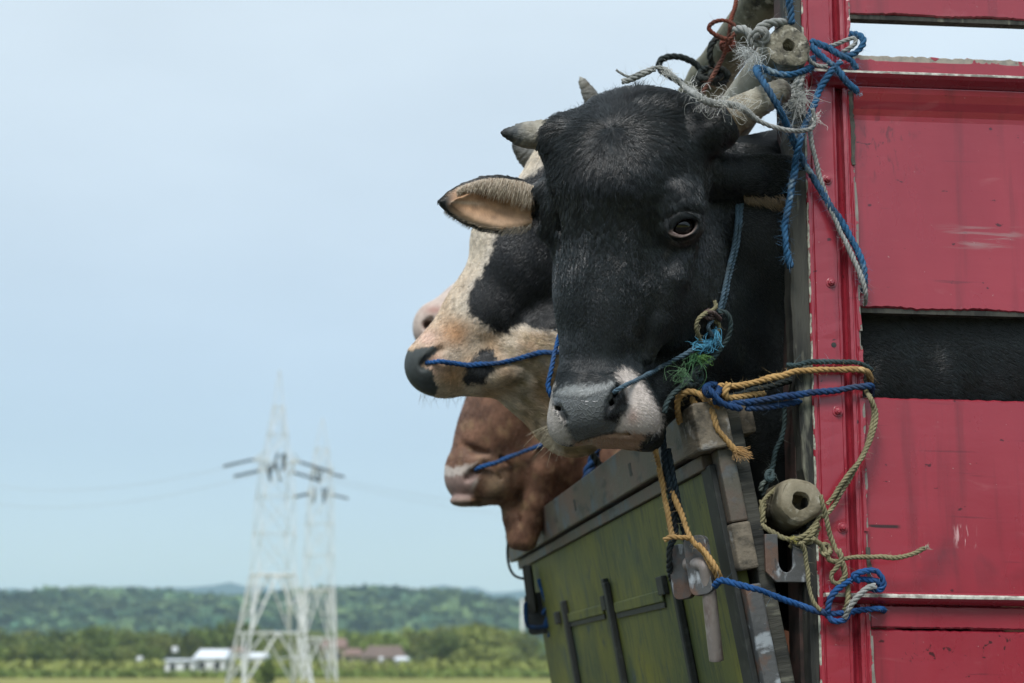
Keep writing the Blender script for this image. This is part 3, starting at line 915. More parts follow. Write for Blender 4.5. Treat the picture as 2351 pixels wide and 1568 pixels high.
# ------------------------------------------------------------------ animals
M_coat = attr_mat('short_coat', rough=0.62, spec=0.25, noise=(55.0, (0.72, 0.72, 0.72)), bumps=((160, (1, 1, 0.25), 0.35, 0.004),), sheen=0.0)
M_hair = attr_mat('hair_strand', rough=0.32, spec=0.7)
def _bull_skin():
    m, N, L, B = new_mat('bull_coat')
    a = node(N, 'ShaderNodeAttribute', attribute_name='coat')
    f, _ = noise_fac(N, L, 70, 5, (1, 1, 1), 0.3, 0.7)
    L.new(mix(N, L, f, a.outputs['Color'], (0.7, 0.7, 0.7), 'MULTIPLY'), B.inputs['Base Color'])
    p = node(N, 'ShaderNodeAttribute', attribute_name='pad')
    mr = node(N, 'ShaderNodeMapRange'); mr.inputs[3].default_value = 0.6; mr.inputs[4].default_value = 0.28
    L.new(p.outputs['Fac'], mr.inputs[0]); L.new(mr.outputs[0], B.inputs['Roughness'])
    B.inputs['Specular IOR Level'].default_value = 0.3
    _, h = noise_fac(N, L, 220, 5, (1, 1, 0.3))
    b0 = bump(N, L, B, h, 0.3, 0.003)
    tc = node(N, 'ShaderNodeTexCoord')
    wn_ = node(N, 'ShaderNodeTexNoise'); wn_.inputs['Scale'].default_value = 45
    L.new(tc.outputs['Object'], wn_.inputs['Vector'])
    wv = node(N, 'ShaderNodeVectorMath', operation='SCALE'); wv.inputs['Scale'].default_value = 0.012
    L.new(wn_.outputs['Color'], wv.inputs[0])
    wa = node(N, 'ShaderNodeVectorMath', operation='ADD'); L.new(tc.outputs['Object'], wa.inputs[0]); L.new(wv.outputs[0], wa.inputs[1])
    vo = node(N, 'ShaderNodeTexVoronoi', feature='DISTANCE_TO_EDGE'); vo.inputs['Scale'].default_value = 150
    L.new(wa.outputs[0], vo.inputs['Vector'])
    mv = node(N, 'ShaderNodeMapRange'); mv.inputs[1].default_value = 0.0; mv.inputs[2].default_value = 0.18
    L.new(vo.outputs['Distance'], mv.inputs[0])
    hh = math_n(N, L, 'MULTIPLY', mv.outputs[0], p.outputs['Fac'])
    b2 = node(N, 'ShaderNodeBump', invert=True); b2.inputs['Strength'].default_value = 0.38; b2.inputs['Distance'].default_value = 0.0025
    L.new(hh, b2.inputs['Height']); L.new(b0, b2.inputs['Normal']); L.new(b2.outputs[0], B.inputs['Normal'])
    return m
M_bull = _bull_skin()
def _wet(name, c, r=0.06):
    m, N, L, B = new_mat(name)
    B.inputs['Base Color'].default_value = c + (1,); B.inputs['Roughness'].default_value = r; B.inputs['Coat Weight'].default_value = 0.0
    B.inputs['Coat Roughness'].default_value = 0.03
    return m
M_eye = _wet('dark_eye', (0.004, 0.003, 0.003), 0.04)
M_horn = attr_mat('horn', rough=0.62, spec=0.3, noise=(34, (0.42, 0.38, 0.31)), bumps=((150, (0.3, 0.3, 1.0), 0.8, 0.004), (26, (1, 1, 1), 0.8, 0.012)))

def horn(name, D, pts, radii, cols, parent, seed=0):
    """pts in (u, v, w); a tapering horn with growth rings"""
    r = np.random.default_rng(seed)
    q = catmull([list(p) for p in pts], 3.0)
    s = np.linspace(0, 1, len(q))
    rr = np.interp(s, np.linspace(0, 1, len(radii)), radii)
    rr = rr * (1 + 0.035 * np.sin(s * 34 + r.uniform(0, 6)) * (1 - s)) + wob(s * 100, s * 3, 9, seed) * 0.9
    # round tip
    tip = np.sqrt(np.clip((1 - s) / 0.06, 0, 1)); rr = rr * np.where(s > 0.94, np.maximum(tip, 0.05), 1)
    v, f = tube(q, rr, 20)
    s_all = np.repeat(s, 20)
    v = np.asarray(v) + (wob(v[:, 0], v[:, 1], 13, seed + 3)[:, None] * np.array([[0.6, 0.6, 0.8]]))
    w = to_world(v, D)
    loc = w[:20].mean(0)
    me = bpy.data.meshes.new(name); me.from_pydata((w - loc).tolist(), [], f); me.shade_smooth()
    col = np.stack([np.interp(s_all + wob(v[:, 0], v[:, 1], 30, seed) * 0.06, np.linspace(0, 1, len(cols)), [c[i] for c in cols]) for i in range(3)], 1)
    ca = me.color_attributes.new('coat', 'FLOAT_COLOR', 'POINT')
    cc = np.ones((len(v), 4), np.float32); cc[:, :3] = col; ca.data.foreach_set('color', cc.ravel())
    me.materials.append(M_horn)
    o = bpy.data.objects.new(name, me); COL.objects.link(o)
    o.parent = parent
    o.location = Vector(loc) - parent.location
    return o

def ball(name, c, r, D, mat, parent, sq=(1, 1, 1)):
    """small ball at (u, v, w)"""
    n, m = 20, 12
    th = np.linspace(0.02, np.pi - 0.02, m); ph = np.linspace(0, 2 * np.pi, n, endpoint=False)
    v = np.array([[math.sin(t) * math.cos(p) * sq[0], math.cos(t) * sq[1], math.sin(t) * math.sin(p) * sq[2]] for t in th for p in ph]) * r + np.asarray(c)
    f = [[i * n + j, i * n + (j + 1) % n, (i + 1) * n + (j + 1) % n, (i + 1) * n + j] for i in range(m - 1) for j in range(n)]
    f += [list(range(n)), list(range((m - 1) * n, m * n))]
    w = to_world(v, D); loc = w.mean(0)
    o = mesh_obj(name, w - loc, f, mat, parent, smooth=True)
    o.location = Vector(loc) - parent.location
    return o

def whiskers(name, parent, D, items, mat, radius=0.00022):
    """items: (start uvw, end uvw, sag, colour)"""
    k = 6; t = np.linspace(0, 1, k)[:, None]
    pts = np.array([np.asarray(a) * (1 - t) + np.asarray(b) * t + np.array([0, 1, 0]) * s * (t * (1 - t)) * 4 for a, b, s, c in items])
    o = strands(name, to_world(pts, D), radius, np.array([c for *_, c in items]), mat)
    o.parent = parent; o.matrix_parent_inverse = Matrix.Translation(-Vector(parent.location))
    o['kind'] = 'stuff'
    return o

# ======================================================================= the black bull
BD = 2.28                      # metres from the lens to w = 0
def axgrid(lo, hi, step, ends):
    a = list(np.arange(lo, hi, step))
    for (to, st) in ends:
        if to < a[0]: a = list(np.arange(to, a[0], st)) + a
        else: a = a + list(np.arange(a[-1] + st, to, st))
    return np.array(a)

_r = np.array([0.90, -0.06, 0.43]); _r /= np.linalg.norm(_r)
_d = np.array([-0.06, 0.985, 0.16]); _d -= _r * _d.dot(_r); _d /= np.linalg.norm(_d)
_n = np.cross(_r, _d)
if _n[2] < 0: _n = -_n
HR = np.stack([_r, _d, _n], 1)

def build_bull():
    S = Solid(axgrid(990, 1880, 3, ((3300, 34),)), axgrid(180, 1064, 3, ((2500, 34),)),
              axgrid(-330, 190, 4, ((-1050, 30), (520, 34))))
    # trunk, shoulder, hump, legs
    S.cone((2050, 850, -560), 400, (3100, 880, -560), 420, 80)
    S.ell((2060, 560, -620), (230, 190, 160), None, 90)
    for x in (2150, 2900):
        for w in (-330, -800):
            S.chain([(x, 1150, w + 60, 120), (x - 10, 1500, w + 140, 78), (x + 10, 1750, w + 195, 60), (x - 5, 2150, w + 280, 46), (x - 25, 2330, w + 315, 62)], 40)
    # neck and dewlap
    S.cone((1600, 470, -330), 165, (2060, 720, -560), 350, 90)
    S.chain([(1620, 720, -250, 110), (1720, 1000, -330, 120), (1860, 1300, -400, 160)], 70)
    # skull
    S.ell((1444, 396, -120), (194, 180, 150), HR, 40)
    S.ell((1648, 408, 30), (46, 60, 60), HR, 40, sub=True)
    S.ell((1490, 262, -130), (128, 46, 84), HR, 40)
    S.ell((1300, 320, -125), (54, 50, 60), HR, 40)
    S.ell((1640, 292, -70), (60, 58, 60), HR, 45)
    S.cone((1425, 430, -70), 150, (1400, 680, -62), 118, 60)
    S.cone((1400, 680, -62), 118, (1378, 850, -20), 94, 50)
    S.ell((1398, 640, 20), (62, 200, 46), HR, 45)               # bridge of the nose
    # brow, orbits, cheek
    S.ell((1288, 482, -112), (66, 82, 66), HR, 34)
    S.ell((1552, 470, 6), (64, 62, 52), HR, 40)
    S.ell((1562, 640, -110), (92, 190, 150), HR, 60)
    S.ell((1600, 780, -190), (80, 150, 110), HR, 60)
    S.ell((1330, 640, -200), (50, 150, 90), HR, 50)
    S.cone((1590, 800, -190), 90, (1450, 975, -40), 58, 50)      # lower jaw
    S.chain([(1590, 560, 0, 14), (1552, 640, 14, 18), (1516, 740, 10, 20), (1490, 820, 10, 14)], 26)   # ridge below the eye
    S.chain([(1262, 440, -92, 26), (1268, 520, -86, 24), (1284, 590, -84, 14)], 16)
    S.chain([(1300, 420, -34, 9), (1292, 520, -32, 11), (1306, 610, -36, 8)], 16, sub=True)
    S.chain([(1520, 410, 24, 18), (1560, 440, 24, 20), (1590, 476, 6, 18)], 22)
    # muzzle
    S.ell((1382, 925, 10), (122, 92, 100), HR, 45)
    S.ell((1312, 965, 40), (54, 56, 60), None, 30)
    S.ell((1455, 950, 62), (64, 60, 62), None, 30)
    S.ell((1345, 930, 92), (72, 66, 46), HR, 30)
    S.cone((1300, 985, 52), 31, (1470, 972, 70), 32, 26)
    S.cone((1385, 1006, 40), 24, (1462, 1003, 44), 27, 14)       # lower lip
    S.cone((1480, 1006, -10), 28, (1490, 1003, -60), 34, 20)
    S.chain([(1318, 1010, 66, 5), (1380, 1003, 92, 5), (1440, 994, 98, 5), (1490, 990, 70, 4)], 6, sub=True)
    # nostrils
    S.ell((1404, 905, 120), (34, 44, 22), HR, 26)
    w1 = S.surf_w(1416, 905)
    S.chain([(1428, 934, w1 + 8, 14), (1414, 944, w1 + 8, 13)], 9, sub=True)
    S.chain([(1420, 884, w1, 8), (1412, 902, w1 + 2, 9), (1402, 926, w1 + 4, 11), (1391, 950, w1 + 5, 8)], 5, sub=True)
    S.chain([(1416, 894, w1 - 18, 9), (1406, 924, w1 - 24, 14), (1414, 932, w1 - 38, 17)], 6, sub=True)
    w2 = S.surf_w(1288, 945)
    S.chain([(1276, 922, w2 - 8, 6), (1284, 940, w2 - 2, 9), (1298, 960, w2 + 2, 9)], 6, sub=True)
    S.chain([(1284, 938, w2 - 26, 10), (1294, 954, w2 - 30, 12)], 8, sub=True)
    # eye
    we = S.surf_w(1565, 518)
    en = np.array([0.42, 0.02, 0.9])
    ec = np.array([1564, 518, we - 10.0])
    S.ell(tuple(ec), (54, 40, 37), None, 26)
    S.chain([tuple(ec + [-32, -8, 25]) + (6,), tuple(ec + [-2, -25, 31]) + (8,), tuple(ec + [33, -18, 20]) + (7,)], 9)      # upper lid roll
    S.chain([tuple(ec + [-28, 19, 27]) + (4,), tuple(ec + [0, 25, 31]) + (4,), tuple(ec + [30, 14, 23]) + (4,)], 7)           # lower lid roll
    S.ell(tuple(ec), (32, 32, 32), None, 2, sub=True)
    S.almond(tuple(ec + [0, 2, 6]), en, 29, 16.5, -0.30, 4)
    S.chain([tuple(ec + [-26, -28, 34]) + (3,), tuple(ec + [2, -42, 32]) + (4,), tuple(ec + [36, -32, 22]) + (3,)], 9, sub=True)
    S.chain([tuple(ec + [-30, -46, 18]) + (8,), tuple(ec + [4, -58, 16]) + (11,), tuple(ec + [40, -44, 6]) + (8,)], 16)
    S.chain([tuple(ec + [-34, 30, 30]) + (3,), tuple(ec + [-6, 46, 32]) + (4,), tuple(ec + [30, 38, 26]) + (3,)], 8, sub=True)
    S.chain([tuple(ec + [-34, 30, 30]) + (5,), tuple(ec + [-58, 78, 34]) + (7,), tuple(ec + [-88, 124, 34]) + (4,)], 12, sub=True)
    # ears
    prof = [(0, 0.55), (0.12, 0.86), (0.35, 1.0), (0.55, 0.93), (0.75, 0.68), (0.9, 0.38), (1.0, 0.06)]
    S.cone((1270, 455, -150), 40, (1215, 470, -158), 42, 30)
    S.leaf((1226, 472, -158), (1008, 464, -130), (0.0, 1.0, 0.1), 67, 36, prof, 18, 0.0)
    S.leaf((1236, 478, -112), (1030, 468, -92), (0.02, 1.0, 0.1), 47, 38, prof, 8)
    S.leaf((1266, 480, -106), (1034, 470, -82), (0.02, 1.0, 0.1), 52, 42, prof, 13, 0.0, True)
    
    S.cone((1665, 400, -150), 50, (1720, 402, -170), 46, 40)
    S.leaf((1670, 412, -160), (1905, 416, -200), (0.02, 1.0, -0.55), 72, 12, prof, 14)
    S.chain([(1660, 520, -400, 170), (1760, 496, -450, 176), (1880, 446, -500, 172)], 50)
    return S, ec

BLK = np.array((0.0055, 0.0085, 0.0098))
PAD = [(1268, 905), (1300, 909), (1332, 912), (1362, 904), (1412, 882), (1424, 890), (1414, 899), (1390, 935), (1384, 958), (1417, 972), (1407, 991), (1347, 1009), (1320, 1014), (1307, 981), (1300, 959), (1272, 928)]
W_TOP = [(1272, 909), (1285, 893), (1305, 884), (1340, 883), (1380, 882), (1408, 876), (1412, 888), (1362, 905), (1332, 912)]
W_RGT = [(1412, 858), (1422, 846), (1440, 843), (1462, 858), (1478, 885), (1497, 914), (1519, 948), (1525, 975), (1514, 992), (1467, 1000), (1412, 996), (1417, 974), (1430, 950), (1444, 930), (1436, 905), (1424, 880)]
W_LFT = [(1268, 872), (1276, 880), (1269, 905), (1272, 926), (1284, 955), (1302, 975), (1322, 1020), (1282, 1020), (1258, 1000), (1250, 940)]
LIP = [(1316, 1012), (1347, 1006), (1407, 994), (1462, 990), (1480, 1000), (1462, 1030), (1400, 1040), (1330, 1036)]
NOS_R = [(1414, 878), (1426, 879), (1429, 893), (1436, 912), (1438, 930), (1424, 946), (1398, 958), (1385, 956), (1389, 938), (1401, 918), (1411, 898)]
NOS_L = [(1272, 918), (1280, 922), (1294, 940), (1308, 958), (1302, 968), (1288, 956), (1277, 938)]
def bull_col(q, nr):
    u, v, w = q.T
    c = np.repeat(BLK[None, :], len(q), 0)
    c = c * (1 + 0.25 * wob(u, v, 160, 5))[:, None]
    n = wob(u, v, 14, 1) * 4 + wob(u, v, 6, 2) * 2.5
    front = (w > -60)
    for poly, cc, soft in ((W_TOP, (0.27, 0.285, 0.285), 8), (W_RGT, (0.55, 0.49, 0.45), 7), (W_LFT, (0.53, 0.49, 0.45), 6), (LIP, (0.42, 0.27, 0.19), 5), (PAD, (0.125, 0.135, 0.138), 4)):
        d = poly_dist(poly, u, v) + n * (0.35 if poly is PAD else 1.0)
        c = paint(c, (1 - sstep(-soft, soft, d)) * front, cc)
    # pink skin beside the nostril, its inside painted dark as cavity shade
    c = paint(c, np.exp(-(((u - 1452) / 13) ** 2 + ((v - 955) / 17) ** 2)) * 0.55 * front, (0.42, 0.25, 0.2))
    c = paint(c, (1 - sstep(-5, 3, poly_dist(NOS_R, u, v) + n * 0.4)) * front * 0.93, (0.018, 0.02, 0.022))
    c = paint(c, np.exp(-(((u - 1434) / 11) ** 2 + ((v - 936) / 13) ** 2)) * front * 0.7, (0.07, 0.078, 0.082))
    c = paint(c, (1 - sstep(-3, 3, poly_dist(NOS_L, u, v))) * front * 0.85, (0.03, 0.034, 0.037))
    # lids: dark rim, pale lower lid, tear line
    du, dv = u - 1566, v - 519
    ex = du * math.cos(-0.30) + dv * math.sin(-0.30); ey = -du * math.sin(-0.30) + dv * math.cos(-0.30)
    dv2 = dv - 2; ex = du * math.cos(-0.30) + dv2 * math.sin(-0.30); ey = -du * math.sin(-0.30) + dv2 * math.cos(-0.30)
    R_ = (29 ** 2 + 16.5 ** 2) / 33.0; o_ = R_ - 16.5
    ed = np.maximum(np.hypot(ex, ey - o_), np.hypot(ex, ey + o_)) - R_
    c = paint(c, (1 - sstep(5, 9, ed)) * (ed > -8) * sstep(-4, 6, ey) * 0.85 * (w > -40), (0.34, 0.26, 0.235))
    c = paint(c, (1 - sstep(1.5, 3.5, abs(ed - 1))) * 0.9 * (w > -40) * (ey > 0), (0.07, 0.045, 0.04))
    c = paint(c, np.exp(-((ed - 19) / 4) ** 2) * sstep(4, 14, ey) * 0.35 * (w > -40), (0.13, 0.11, 0.10))
    t = np.hypot(u - (1541 - (v - 540) * 0.45), (v - 560) * 0.25)
    c = paint(c, (1 - sstep(3, 9, t)) * (v > 538) * (v < 590) * 0.3 * (w > -40), (0.14, 0.12, 0.10))
    # left ear: dark outside, pale and tan inside
    ear = (u < 1228) & (v < 560)
    tt = np.clip((1226 - u) / 214, 0, 1)
    hwv = 64 * np.interp(tt, [0, .12, .35, .55, .75, .9, 1], [.75, .9, 1, .93, .68, .38, .05])
    mid = 472 - 8 * tt
    e = (v - mid) / np.maximum(hwv, 4)
    inn = ear & (nr[:, 2] > -0.2) & (w > -175) & (abs(e) < 0.94) & (tt < 0.95)
    tan_ = np.array((0.52, 0.31, 0.18)); 
    ic = tan_[None, :] * (1 + 0.2 * wob(u, v, 40, 8))[:, None]
    ic = paint(ic, (1 - sstep(-0.45, 0.15, e)) * (1 - sstep(0.5, 0.8, tt)) * 0.75, (0.23, 0.10, 0.05))
    ic = paint(ic, np.exp(-((e - 0.12 + 0.2 * tt) / 0.09) ** 2) * sstep(0.45, 0.7, tt) * 0.6, (0.68, 0.55, 0.42))
    ic = paint(ic, sstep(0.2, 0.9, e) * 0.5, (0.62, 0.45, 0.31))
    ic = paint(ic, sstep(0.72, 0.98, abs(e)) * 0.8, (0.3, 0.27, 0.22))
    ic = paint(ic, sstep(0.8, 0.95, tt), (0.05, 0.045, 0.04))
    c = np.where(inn[:, None], ic, c)
    # right ear: tan hair along its lower edge
    er = (u > 1700) & (u < 1850) & (w > -260) & (v > 340) & (v < 520)
    c = paint(c, er * sstep(452, 470, v + n) * (w > -228) * (nr[:, 1] > 0.25) * 0.5 * sstep(1705, 1790, u), (0.20, 0.15, 0.10))
    return c
def bull_pad(q, nr):
    u, v, w = q.T
    return (1 - sstep(-6, 3, poly_dist(PAD, u, v))) * (w > 0)

_S, EYE_C = build_bull()
bull, b_uvw, b_f, b_n, b_col = animal_mesh('bull', _S, BD, bull_col, M_bull, 2, bull_pad)
tag(bull, 'black bull with grey horns and white patched muzzle looking out over the green tailgate', 'bull')
def bull_surf(u, v): return _S.surf_w(u, v)
ball('eye', EYE_C, 30.5, BD, M_eye, bull)
ball('eye', (1262, 498, -150), 25, BD, M_eye, bull)
_G = [(0.20, 0.17, 0.13), (0.36, 0.33, 0.26), (0.42, 0.41, 0.35), (0.30, 0.31, 0.30), (0.07, 0.08, 0.085), (0.03, 0.035, 0.04)]
horn('horn', BD, [(1300, 318, -140), (1245, 311, -138), (1195, 309, -125), (1148, 304, -105)], [46, 37, 29, 5], [(0.2, 0.17, 0.13), (0.36, 0.34, 0.28), (0.40, 0.38, 0.32), (0.36, 0.35, 0.31), (0.07, 0.08, 0.085), (0.03, 0.035, 0.04)], bull, 2)
horn('horn', BD, [(1622, 304, -82), (1668, 277, -77), (1732, 240, -70), (1788, 211, -62), (1816, 200, -60)], [50, 45, 38, 31, 25], [(0.10, 0.075, 0.055), (0.20, 0.145, 0.09), (0.30, 0.26, 0.19), (0.40, 0.38, 0.31), (0.30, 0.29, 0.24), (0.10, 0.095, 0.08)], bull, 5)

WH = np.array([1402, 276, 30])
def bull_flow(q):
    u, v, w = q.T
    ra = q - WH
    rl = np.linalg.norm(ra, axis=1, keepdims=True)
    radial = ra / (rl + 1e-6)
    down = np.stack([(u - 1400) / 420.0 + wob(u, v, 150, 3) * 0.3, np.ones_like(u), 0.1 + 0 * u], 1)
    k = np.clip((rl - 40) / 260, 0, 1)
    k = np.where((v < 276)[:, None], k * 0.1, k)
    d = radial * (1 - k) + down * k
    d[:, 0] += wob(u, v, 70, 6) * 0.35; d[:, 1] += wob(u, v, 60, 7) * 0.15
    ear = (u < 1230) & (v < 560)
    d[ear] = np.stack([-np.ones(ear.sum()), 0.1 * np.sign(v[ear] - 470), np.zeros(ear.sum())], 1)
    er = (u > 1705) & (v < 520)
    d[er] = np.array([1.0, 0.25, 0.0])
    mz = (v > 850)
    d[mz] = np.stack([(u[mz] - 1370) / 160, np.full(mz.sum(), 0.55), np.full(mz.sum(), -0.4)], 1)
    return d
def bull_len(q):
    u, v, w = q.T
    rl = np.hypot(u - 1402, (v - 290) * 0.9)
    L = 9 + 26 * (1 - sstep(120, 340, rl)) + 8 * (1 - sstep(400, 640, v)) * (1 - sstep(1520, 1600, u))
    L = np.where(v > 850, 8, L); L = np.where(u > 1650, 8, L)
    return np.where((u < 1230), 9, L)
_inpad = lambda c: (poly_dist(PAD, c[:, 0], c[:, 1]) < -2) & (c[:, 2] > 0)
_eyeh = lambda c: np.hypot((c[:, 0] - 1565) / 1.15, c[:, 1] - 519) < 35
_earin = lambda c: (c[:, 0] < 1222) & (abs(c[:, 1] - 470) < 52 * np.interp((1226 - c[:, 0]) / 214, [0, .12, .35, .55, .75, .9, 1], [.75, .9, 1, .93, .68, .38, .05])) 
coat_fur('coat_hair', bull, b_uvw, b_f, b_n, b_col * 1.05, BD, 150000, bull_flow, bull_len, 0.00036, lambda q: 0.11 + 0.03 * (1 - sstep(200, 420, np.hypot(q[:, 0] - 1410, q[:, 1] - 300))), M_hair,
         lambda c, n: (n[:, 2] > -0.35) * (c[:, 0] < 1830) * (c[:, 1] < 1060) * (c[:, 2] > -330) * ~_inpad(c) * ~_eyeh(c) * ~_earin(c),
         clump=lambda q: 0.16 + 0.62 * (1 - sstep(230, 460, np.hypot(q[:, 0] - 1410, (q[:, 1] - 300) * 0.85))) * (q[:, 0] < 1680), jitter=lambda q: 0.05 + 0.08 * (1 - sstep(200, 400, np.hypot(q[:, 0] - 1410, q[:, 1] - 300))), clump_size=9.5, curl=lambda q: 0.02 + 0.10 * (1 - sstep(200, 400, np.hypot(q[:, 0] - 1410, q[:, 1] - 300))), seed=3, colvar=0.6, weight=lambda c: np.where(c[:, 1] < 700, 1.0, 0.75) * np.where(c[:, 0] > 1660, 0.5, 1.0))
coat_fur('flank_hair', bull, b_uvw, b_f, b_n, b_col * 1.2, BD, 40000, lambda q: np.stack([0.9 + 0 * q[:, 0], 0.5 + wob(q[:, 0], q[:, 1], 120, 3) * 0.4, 0 * q[:, 0]], 1), lambda q: 17 + 0 * q[:, 0], 0.00045, 0.08, M_hair,
         lambda c, n: (n[:, 2] > 0.1) * (c[:, 0] > 1960) * (c[:, 0] < 2700) * (c[:, 1] > 660) * (c[:, 1] < 980), clump=0.12, clump_size=9, seed=21, colvar=0.7, jitter=0.1)
# long fringe inside the left ear, tuft on the poll
_rr = np.random.default_rng(5)
def fringe():
    n = 1500; t = _rr.uniform(0.0, 0.82, n)
    u = 1226 - 214 * t; hw = 64 * np.interp(t, [0, .12, .35, .55, .75, .9, 1], [.75, .9, 1, .93, .68, .38, .05])
    v = 472 - 8 * t - hw * _rr.uniform(0.7, 0.97, n)
    w = -118 + _rr.uniform(-8, 6, n)
    L = _rr.uniform(14, 52, n) * np.interp(t, [0, .3, .6, .82], [1.15, 1.0, 0.55, 0.3])
    k = 5; s = np.linspace(0, 1, k)
    dx = _rr.normal(-0.25, 0.14, n)
    pts = np.stack([u[:, None] + (dx * L)[:, None] * s, v[:, None] + L[:, None] * s * (1 - 0.1 * s), w[:, None] + 16 * np.sin(s * 2)[None, :] - 6 * s], 2)
    lo = np.array((0.26, 0.19, 0.12)); hi = np.array((0.62, 0.54, 0.42))
    c = lo + (hi - lo) * _rr.random((n, 1))
    # lower rim and base
    n2 = 900; t2 = _rr.uniform(0.02, 0.95, n2)
    u2 = 1226 - 214 * t2; hw2 = 66 * np.interp(t2, [0, .12, .35, .55, .75, .9, 1], [.75, .9, 1, .93, .68, .38, .08])
    v2 = 472 - 8 * t2 + hw2 * _rr.uniform(0.8, 1.0, n2); w2 = -132 + _rr.uniform(-8, 8, n2)
    L2 = _rr.uniform(6, 16, n2)
    p2 = np.stack([u2[:, None] - L2[:, None] * s * 0.5, v2[:, None] + L2[:, None] * s * 0.75, w2[:, None] + 0 * s[None, :]], 2)
    c2 = np.array((0.12, 0.11, 0.1)) + (np.array((0.5, 0.44, 0.34)) - 0.12) * _rr.random((n2, 1)) ** 1.5
    o = strands('ear_hair', to_world(np.concatenate([pts, p2]), BD), 0.00034, np.concatenate([c, c2]), M_hair)
    o.parent = bull; o.matrix_parent_inverse = Matrix.Translation(-Vector(bull.location)); o['kind'] = 'stuff'
fringe()
def poll_tuft():
    n = 960; k = 5; s = np.linspace(0, 1, k)
    u0 = np.concatenate([_rr.normal(1462, 7, 160), _rr.uniform(1285, 1600, 800)])
    w0 = np.full(n, -120.0) + _rr.normal(0, 14, n)
    v0 = np.array([next((vv for vv in range(184, 300, 3) if (S_ := _S.f[np.argmin(abs(_S.ax[0] - a)), np.argmin(abs(_S.ax[1] - vv)), np.argmin(abs(_S.ax[2] - b))]) < 0), 215) for a, b in zip(u0, w0)], float) + 4
    L = np.concatenate([_rr.uniform(12, 36, 160), _rr.uniform(6, 24, 800) * np.repeat(_rr.uniform(0.5, 1.4, 80), 10)])
    ang = np.concatenate([_rr.normal(0.45, 0.35, 160), np.repeat(_rr.normal(-0.1, 0.9, 80), 10) + _rr.normal(0, 0.25, 800)])
    pts = np.stack([u0[:, None] + (np.sin(ang) * L)[:, None] * s + (_rr.normal(0, 6, n))[:, None] * s ** 2, v0[:, None] - (np.cos(ang) * L)[:, None] * s, w0[:, None] + 0 * s], 2)
    o = strands('forelock', to_world(pts, BD), 0.0003, np.repeat(BLK[None, :] * 1.2, n, 0), M_hair)
    o.parent = bull; o.matrix_parent_inverse = Matrix.Translation(-Vector(bull.location)); o['kind'] = 'stuff'
poll_tuft()
def right_ear_hair():
    n = 700; k = 5; s = np.linspace(0, 1, k)
    u = _rr.uniform(1706, 1812, n); tq = np.clip((u - 1700) / 105, 0, 1); v = 452 + _rr.uniform(-4, 24, n) * tq + _rr.normal(0, 3, n); w = np.full(n, 0.0)
    w = np.array([(_S.surf_w(a, b) or -150) for a, b in zip(u, v)]) - 2
    L = _rr.uniform(8, 22, n) + 16 * tq * _rr.random(n)
    pts = np.stack([u[:, None] + (L * _rr.uniform(0.1, 1.1, n))[:, None] * s, v[:, None] + L[:, None] * s * 0.75, w[:, None] + 5 * np.sin(s * 2)[None, :]], 2)
    c = np.array((0.10, 0.075, 0.05)) + (np.array((0.42, 0.31, 0.20)) - 0.08) * _rr.random((n, 1))
    o = strands('ear_hair', to_world(pts, BD), 0.00036, c, M_hair)
    o.parent = bull; o.matrix_parent_inverse = Matrix.Translation(-Vector(bull.location)); o['kind'] = 'stuff'
right_ear_hair()
_it = []
for i in range(26):
    a = _rr.uniform(0, 1); s0 = (1262 + a * 60, 975 + a * 38, 40); L = _rr.uniform(25, 95); th = _rr.uniform(0.35, 1.3)
    _it.append((s0, (s0[0] - L * math.cos(th), s0[1] + L * math.sin(th), 55), -_rr.uniform(0, 8), (0.55, 0.5, 0.36)))
for i in range(40):
    a = _rr.uniform(0, 1); s0 = (1330 + a * 170, 1008 - a * 10, 80 - a * 10); L = _rr.uniform(6, 22)
    _it.append((s0, (s0[0] + _rr.normal(0, 5), s0[1] + L, 84), 0, (0.4, 0.36, 0.28)))
whiskers('whisker', bull, BD, _it, M_hair)

